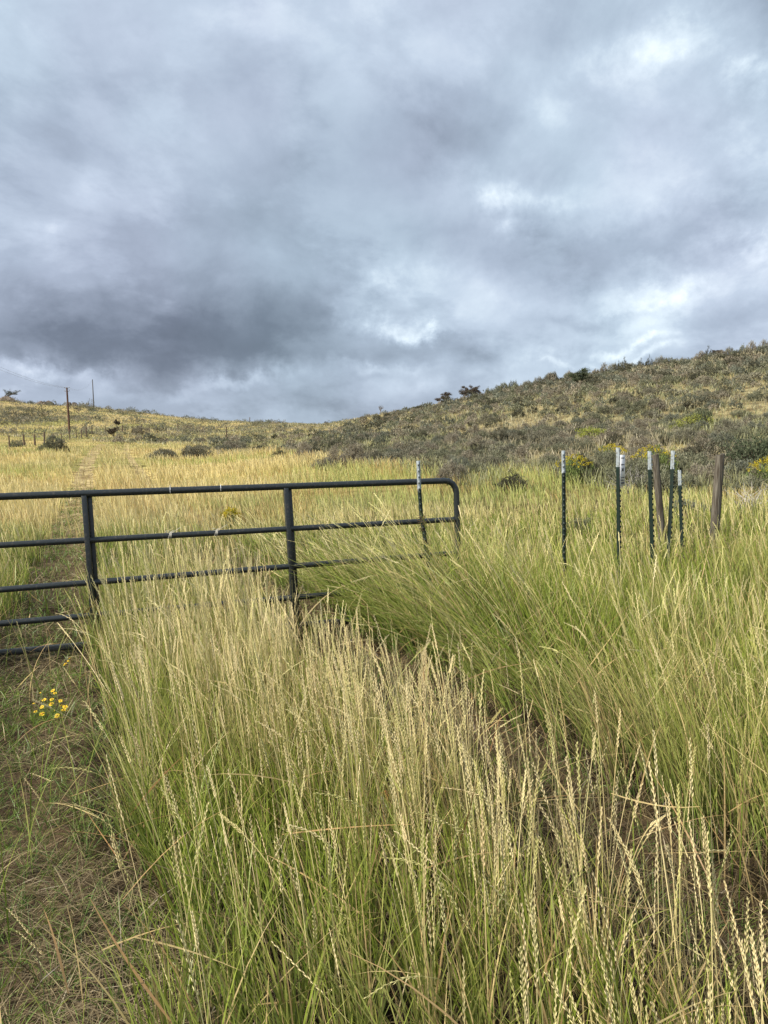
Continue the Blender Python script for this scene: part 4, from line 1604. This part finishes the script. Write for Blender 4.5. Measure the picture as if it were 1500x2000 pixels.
# ------------------------------------------------------------------ steel T-posts
def t_post(pix, Yd, tip_y, rot, label, group='green steel T-posts', wires=False, back_lean=0.0):
    """pix: photo pixels down the post; built as a real T section with studs, painted tip a part"""
    pts = [P(px, py, Yd + back_lean * k) for k, (px, py) in enumerate(pix)]
    top, bot = pts[0], pts[-1]
    gz = Hs(bot.x, bot.y) - .05
    d = (bot - pts[-2]).normalized()
    if bot.z > gz:
        pts.append(bot + d * ((bot.z - gz) / max(.2, -d.z)))
    e = empty('fence_post', (pts[-1].x, pts[-1].y, gz + .05), label, 'fence post', group)
    o0 = Vector(e.location)
    pts = [p - o0 for p in pts]
    f = Vector((math.sin(rot), -math.cos(rot), 0))      # direction the studded face looks
    s = Vector((f.y * -1, f.x, 0))
    prof_ = [(-.0175, .0), (.0175, .0), (.0175, -.0045), (.0025, -.007), (.002, -.036), (-.002, -.036), (-.0025, -.007), (-.0175, -.0045)]
    # split at the painted tip
    ztip = P(pix[0][0], tip_y, Yd).z - o0.z
    dense = []
    for a, b_ in zip(pts[:-1], pts[1:]):
        for k in range(10):
            dense.append(a.lerp(b_, k / 10))
    dense.append(pts[-1])
    up_pts = [p for p in dense if p.z > ztip]
    lo_pts = [p for p in dense if p.z <= ztip]
    a, b_ = up_pts[-1], lo_pts[0]
    mid = a.lerp(b_, (a.z - ztip) / max(1e-5, a.z - b_.z))
    up_pts.append(mid)
    lo_pts = [mid] + lo_pts

    def sweep(lst, name, mat):
        m_ = MB()
        m_.sweep(prof_, [(p, s, f) for p in lst])
        # studs
        acc = .03
        tot = 0
        for p, q in zip(lst[:-1], lst[1:]):
            ln = (q - p).length
            while tot + ln > acc:
                c = p.lerp(q, (acc - tot) / ln)
                V_ = []
                for (aa, bb, zz_) in ((-.008, 0, .013), (.008, 0, .013), (.008, 0, -.013), (-.008, 0, -.013),
                                      (-.006, .012, .006), (.006, .012, .006), (.006, .011, -.012), (-.006, .011, -.012)):
                    V_.append(c + s * aa + f * (bb - .0005) + Vector((0, 0, zz_)))
                m_.add(V_, [(4, 5, 6, 7), (0, 1, 5, 4), (1, 2, 6, 5), (2, 3, 7, 6), (3, 0, 4, 7)])
                acc += .054
            tot += ln
        return m_.build(name, mat, e)
    sweep(up_pts, 'painted_tip', M_TIP)
    sweep(lo_pts, 'shaft', M_GREEN)
    return e


gp = t_post([(817, 900), (819, 955), (823, 1010), (829, 1045), (836, 1095)], 6.93, 955.5, rad(4),
            'bent green steel post with pale tip standing against the gate near its right end', 'green steel T-posts')
t_post([(1100.5, 880), (1101.5, 990), (1102, 1095)], 7.0, 924, rad(8), 'leftmost green steel post right of the gate, upright, seen face on')
sp_ = t_post([(1210, 874), (1210.5, 960), (1211.5, 1065)], 8.0, 912, rad(62), 'green steel post that carries the narrow white sign')
t_post([(1272, 881), (1274, 975), (1277, 1070)], 7.8, 917, rad(66), 'white-tipped green steel post just left of the left wooden post')
t_post([(1317.5, 880), (1314, 975), (1309, 1068)], 8.2, 916, rad(72), 'green steel post leaning right between the two wooden posts')
t_post([(1330, 918), (1332, 985), (1335, 1068)], 9.2, 948, rad(68), 'shortest green steel post, just right of the leaning one')

# rusty wire wound round the bent post and the gate
mb = MB()
rw = random.Random(8)
for (px, py, rr_) in ((822, 1013, .042), (825, 1022, .040), (826, 1034, .036), (830, 1060, .03), (833, 1078, .036)):
    c = P(px, py, 6.93)
    c.y += .02
    pts = []
    for k in range(28):
        th = 2 * math.pi * k / 11
        pts.append(c + Vector((math.cos(th) * rr_ * rw.uniform(.7, 1.2), math.sin(th) * rr_ * .9, (k / 27 - .5) * .05 + rw.uniform(-.006, .006))))
    mb.tube(pts, .0022, 5)
for _ in range(7):
    a = P(rw.uniform(818, 830), rw.uniform(1008, 1040), 6.9)
    b_ = a + Vector((rw.uniform(-.07, .07), rw.uniform(-.03, .02), rw.uniform(-.08, .06)))
    mb.tube([a, a.lerp(b_, .5) + Vector((0, 0, .015)), b_], .0018, 5)
a = P(826, 1030, 6.95)
mb.tube([a, a + Vector((.012, .0, -.12)), a + Vector((.03, .01, -.28))], .010, 6)
a0 = P(826, 1030, 6.93)
o_ = mb.build('tie_wire', M_WIRE, None, origin=a0)
o_.location = a0
tag(o_, 'tangled rusty wire tying the bent green post to the gate rail', 'wire')

# sign, turned away so its face is seen at a sharp angle
c = P(1216, 919, 7.96)
hh = (P(1216, 888, 7.96) - P(1216, 949, 7.96)).z / 2
sr = rad(52)
ex = Vector((math.cos(sr), math.sin(sr), 0))
en = Vector((math.sin(sr), -math.cos(sr), 0))
sgn = empty('post_sign', c, 'narrow white sign with faint dark lettering fixed to a green steel post', 'sign')
mb = MB()
mb.box(Vector((0, 0, 0)), ex * .066, en * .0015, Vector((0, 0, hh)))
board = mb.build('board', M_SIGN, sgn)
mb = MB()
rr = random.Random(3)
for zrow, nb, hgt in ((.80, 3, .014), (.38, 4, .016), (.06, 0, 0), (-.45, 5, .010), (-.62, 4, .010), (-.80, 4, .018)):
    x0 = -.048
    for k in range(nb):
        wv = .096 / nb * .72
        xm = x0 + .096 / nb * (k + .5)
        mb.box(ex * xm + en * .0022 + Vector((0, 0, zrow * hh)), ex * wv / 2, en * .0006, Vector((0, 0, hgt / 2 * rr.uniform(.7, 1.1))))
# dark centre mark: two crossing strokes
for s1 in (1, -1):
    mb.box(ex * .0 + en * (.0022 + .0004 * s1) + Vector((0, 0, .06 * hh)), ex * .030 + Vector((0, 0, .014 * s1)), en * .0006, Vector((0, 0, .009)))
mb.build('lettering', M_INK, sgn)


# ------------------------------------------------------------------ wooden posts
def wood_post(top_px, low_px, Yd, r_, label, seed):
    t_, l_ = P(*top_px, Yd), P(*low_px, Yd)
    gz = Hs(l_.x, l_.y) - .08
    d = (l_ - t_).normalized()
    b_ = l_ + d * max(0, (l_.z - gz) / -d.z)
    r = random.Random(seed)
    n, m = 22, 14
    V_, Q = [], []
    ph = [r.uniform(0, 6.28) for _ in range(4)]
    e1 = Vector((1, 0, 0))
    e2 = Vector((0, 1, 0))
    for i in range(m):
        s = i / (m - 1)
        c_ = b_.lerp(t_, s)
        for k in range(n):
            th = 2 * math.pi * k / n
            q = r_ * (1.06 - .10 * s) * (1 + .035 * math.sin(2 * th + ph[0]) + .03 * math.sin(5 * th + ph[1]) + .02 * math.sin(9 * th + ph[2] + s) + r.uniform(-.012, .012))
            slope = (math.cos(th) * .012 + math.sin(3 * th) * .005) if i == m - 1 else 0
            V_.append(c_ - b_ + e1 * math.cos(th) * q + e2 * math.sin(th) * q + Vector((0, 0, slope)))
    for i in range(m - 1):
        for k in range(n):
            Q.append((i * n + k, i * n + (k + 1) % n, (i + 1) * n + (k + 1) % n, (i + 1) * n + k))
    V_.append(t_ - b_)
    T_ = [(len(V_) - 1, (m - 1) * n + k, (m - 1) * n + (k + 1) % n) for k in range(n)]
    mb_ = MB()
    mb_.add(V_, Q, T_)
    o2 = mb_.build('wooden_post', M_WOOD, None, True)
    o2.location = b_
    tag(o2, label, 'wooden post', 'weathered wooden posts')


wood_post((1280, 888), (1290, 1010), 10.6, .047, 'thin weathered wooden post leaning left behind a white-tipped steel post', 1)
wood_post((1407, 888), (1396, 1035), 10.3, .060, 'thick weathered wooden post leaning right, rightmost of all the posts', 2)


# ------------------------------------------------------------------ utility poles and line
def utility_pole(px, top_y, base_y, Yd, r_, mat, label, arms):
    t_ = P(px[0], top_y, Yd)
    x, y = P(px[1], base_y, Yd).x, Yd
    b_ = Vector((x, y, Hs(x, y) - .3))
    e = empty('utility_pole', b_, label, 'utility pole')
    mb_ = MB()
    mb_.tube([Vector((0, 0, 0)), (t_ - b_) * .5, t_ - b_], [r_ * 1.25, r_ * 1.1, r_ * .85], 10)
    mb_.build('shaft', mat, e, True)
    if arms:
        tp = t_ - b_
        mb_ = MB()
        for dz in (-.15, -.75):
            for sg in (-1, 1):
                q = tp + Vector((0, 0, dz))
                mb_.tube([q, q + Vector((sg * .42, 0, .10))], .03, 6)
        mb_.build('bracket', M_POLEG, e, True)
        for dz in (-.15, -.75):
            for sg in (-1, 1):
                m2 = MB()
                q = tp + Vector((sg * .42, 0, dz + .10))
                m2.tube([q, q + Vector((0, 0, .08)), q + Vector((0, 0, .16))], [.06, .08, .04], 8)
                m2.build('insulator', M_GALV, e, True)
    return e, t_


e1_, tp1 = utility_pole((130.5, 136), 757, 848, 145, .17, M_POLE, 'brown wooden utility pole standing on the left slope behind the far fence', True)
e2_, tp2 = utility_pole((180.5, 183), 741, 790, 262, .15, M_POLEG, 'distant thin grey utility pole on the skyline of the left hill', False)
mb = MB()
far_t = P(-420, 470, 60)
for off_ in (-.42, .42):
    a = tp1 + Vector((off_, 0, -.05))
    b_ = far_t + Vector((off_, 0, 0))
    pts = []
    for k in range(25):
        s = k / 24
        p = a.lerp(b_, s)
        p.z -= 2.2 * (1 - (2 * s - 1) ** 2)
        pts.append(p - tp1)
    mb.tube(pts, .011, 4, False)
    a2 = tp2 + Vector((off_ * .3, 0, -.1))
    pts = []
    for k in range(17):
        s = k / 16
        p = a.lerp(a2, s)
        p.z -= 1.6 * (1 - (2 * s - 1) ** 2)
        pts.append(p - tp1)
    mb.tube(pts, .009, 4, False)
o_ = mb.build('power_line', M_GALV, None)
o_.location = tp1
tag(o_, 'thin power line strung from the brown utility pole towards the upper left', 'power line')


# ------------------------------------------------------------------ far wire fence
def wire_fence(plist, label, spacing_wires=(.35, .7, 1.05)):
    p0 = plist[0]
    x0 = (p0[0] - 750) / F * p0[1]
    e = empty('wire_fence', (x0, p0[1], Hs(x0, p0[1])), label, 'fence')
    o0 = Vector(e.location)
    r = random.Random(int(p0[0]) + 9)
    tops = []
    for k, (px, Yd, h_, th_) in enumerate(plist):
        x = (px - 750) / F * Yd
        b_ = Vector((x, Yd, Hs(x, Yd) - .1)) - o0
        tilt = Vector((r.gauss(0, .03), r.gauss(0, .03), 1)) * (h_ + .1)
        mb_ = MB()
        mb_.tube([b_, b_ + tilt], [th_ * 1.35, th_ * 1.2], 7)
        mb_.build('post', M_WOODD, e, True)
        tops.append((b_, tilt, h_))
    for zf in spacing_wires:
        mb_ = MB()
        mb_.tube([b_ + tilt * min(.95, zf / 1.25) for b_, tilt, h_ in tops], .007, 4, False)
        mb_.build('wire', M_GALV, e)


M_WOODD = pbr('dark_fence_wood', (.085, .055, .035), .9, 0, (.16, .12, .08), 6, thr=(.4, .6))
wire_fence([(-70, 72, 1.35, .07), (-20, 75, 1.3, .05), (24, 78, 1.35, .06), (53, 81, 1.35, .08), (74, 85, 1.3, .08), (92, 89, 1.55, .08), (109, 95, 1.4, .07),
            (126, 102, 1.2, .05), (142, 108, 1.3, .06), (155, 115, 1.35, .05), (165, 121, 1.4, .07), (175, 127, 1.6, .10), (186, 134, 1.2, .06),
            (195, 140, 1.2, .05), (212, 146, 1.2, .06), (245, 150, 1.6, .09), (265, 152, 1.5, .07), (282, 155, 1.8, .10), (297, 157, 1.4, .06)],
           'old wire fence of thin dark posts along the foot of the left hill')
wire_fence([(312, 160, 1.3, .06), (330, 163, 1.3, .06), (352, 166, 1.6, .08), (378, 170, 1.3, .06), (402, 172, 1.3, .07), (428, 168, 1.3, .06),
            (447, 92, 1.9, .06), (492, 240, 2.2, .09)],
           'faint wire fence crossing the far meadow between the two hills')


# ------------------------------------------------------------------ yellow composite flowers in the rut, dried ones in the grass
def flower_plant(px, py, Yd, heads_px, label, group, mats=(M_PETAL, M_DISC), rad_f=.017, seed=0, nleaf=50):
    b_ = P(px, py, Yd)
    b_.z = Hs(b_.x, b_.y)
    e = empty('yellow_flower_plant' if mats[0] is M_PETAL else 'dried_flower_plant', b_, label, 'flower', group)
    r = random.Random(seed)
    mb_ = MB()
    for (hx, hy, sc_) in heads_px:
        h_ = P(hx, hy, Yd + r.uniform(-.06, .06)) - b_
        if h_.z < .05:
            h_.z = .05
        root = Vector((h_.x * .25 + r.gauss(0, .01), h_.y * .25, 0))
        mb_.tube([root, root.lerp(h_, .6) + Vector((0, 0, .03)), h_ + Vector((0, 0, -.003))], .0014, 5, False)
        m2 = MB()
        nrm = Vector((r.gauss(0, .25), -.45 + r.gauss(0, .2), 1)).normalized()
        a1 = nrm.orthogonal().normalized()
        a2 = nrm.cross(a1)
        npet = 12
        R_ = rad_f * sc_
        for k in range(npet):
            th = 2 * math.pi * k / npet + r.uniform(-.1, .1)
            d_ = a1 * math.cos(th) + a2 * math.sin(th)
            t2 = a2 * math.cos(th) - a1 * math.sin(th)
            rl_ = R_ * r.uniform(.85, 1.1)
            V_ = [h_ + d_ * R_ * .2, h_ + d_ * rl_ * .7 + t2 * R_ * .16 + nrm * R_ * .1, h_ + d_ * rl_ + nrm * R_ * r.uniform(-.1, .15),
                  h_ + d_ * rl_ * .7 - t2 * R_ * .16 + nrm * R_ * .1]
            m2.add(V_, [(0, 1, 2, 3)])
        fo = m2.build('flower_head', mats[0], e)
        m3 = MB()
        m3.tube([h_ - nrm * R_ * .1, h_ + nrm * R_ * .2, h_ + nrm * R_ * .28], [R_ * .34, R_ * .3, R_ * .1], 8)
        m3.build('disc', mats[1], fo, True)
    mb_.build('stems', M_STEMG if mats[0] is M_PETAL else M_STRING, e)
    gm = GM()
    rg = np.random.default_rng(seed)
    if nleaf:
        n_ = nleaf * 6
        bs = np.stack([rg.normal(0, .07, n_), rg.normal(0, .06, n_), np.zeros(n_)], -1)
        cg = lerp(GREEN, YGREEN, rg.uniform(0, .6, n_))
        Vv_, Ff_, Cc_, *_ = ribbons(bs, rg.uniform(0, 6.28, n_), rg.uniform(.04, .10, n_), rg.uniform(.1, .9, n_), rg.uniform(.2, .8, n_), rg.uniform(.002, .004, n_), 3, cg, cg * 1.3)
        gm.add(Vv_, Ff_, Cc_)
        add_obj('leaves', gm.mesh('leaves', M_GRASS), e)


flower_plant(100, 1425, 4.75, [(103, 1349, 1), (107, 1354, .8), (86, 1367, .95), (101, 1366, .9), (100, 1375, 1.1), (118, 1369, .9), (82, 1381, .9),
                               (127, 1381, 1.1), (124, 1387, 1.0), (69, 1390, .8), (105, 1390, .7), (111, 1398, 1.1), (133, 1397, .6), (83, 1408, 1.15),
                               (66, 1374, .5), (120, 1378, .6), (79, 1353, .4)],
             'low plant covered in yellow daisy-like flowers on the bare rut in front of the gate', 'yellow flowers in the rut', seed=1)
flower_plant(130, 1315, 5.6, [(128, 1296, .8), (136, 1286, .7), (133, 1291, .6), (125, 1299, .5)],
             'tiny yellow flowers just below the bottom rail of the gate beside its left upright', 'yellow flowers in the rut', seed=2, nleaf=20)
flower_plant(700, 1500, 3.75, [(686, 1414, 1.0), (690, 1417, .8), (703, 1423, .7), (699, 1434, .9), (776, 1433, .8), (771, 1436, .6)],
             'rusty brown dried flower heads among the straw stems in the middle foreground', 'dried flowers in the tall grass', (M_DRYF, M_DRYF), .010, 3, 0)
flower_plant(755, 1640, 3.1, [(752, 1548, 1.2), (757, 1555, 1.0), (745, 1551, .9), (749, 1528, .8), (766, 1530, .6), (754, 1562, .8)],
             'lower rusty dried flower heads in the tall grass nearest the viewer', 'dried flowers in the tall grass', (M_DRYF, M_DRYF), .011, 4, 0)
print('sage', len(SX), 'grass verts', tall.n, mead.n, hg.n, sg.n, lit.n, rest.n)
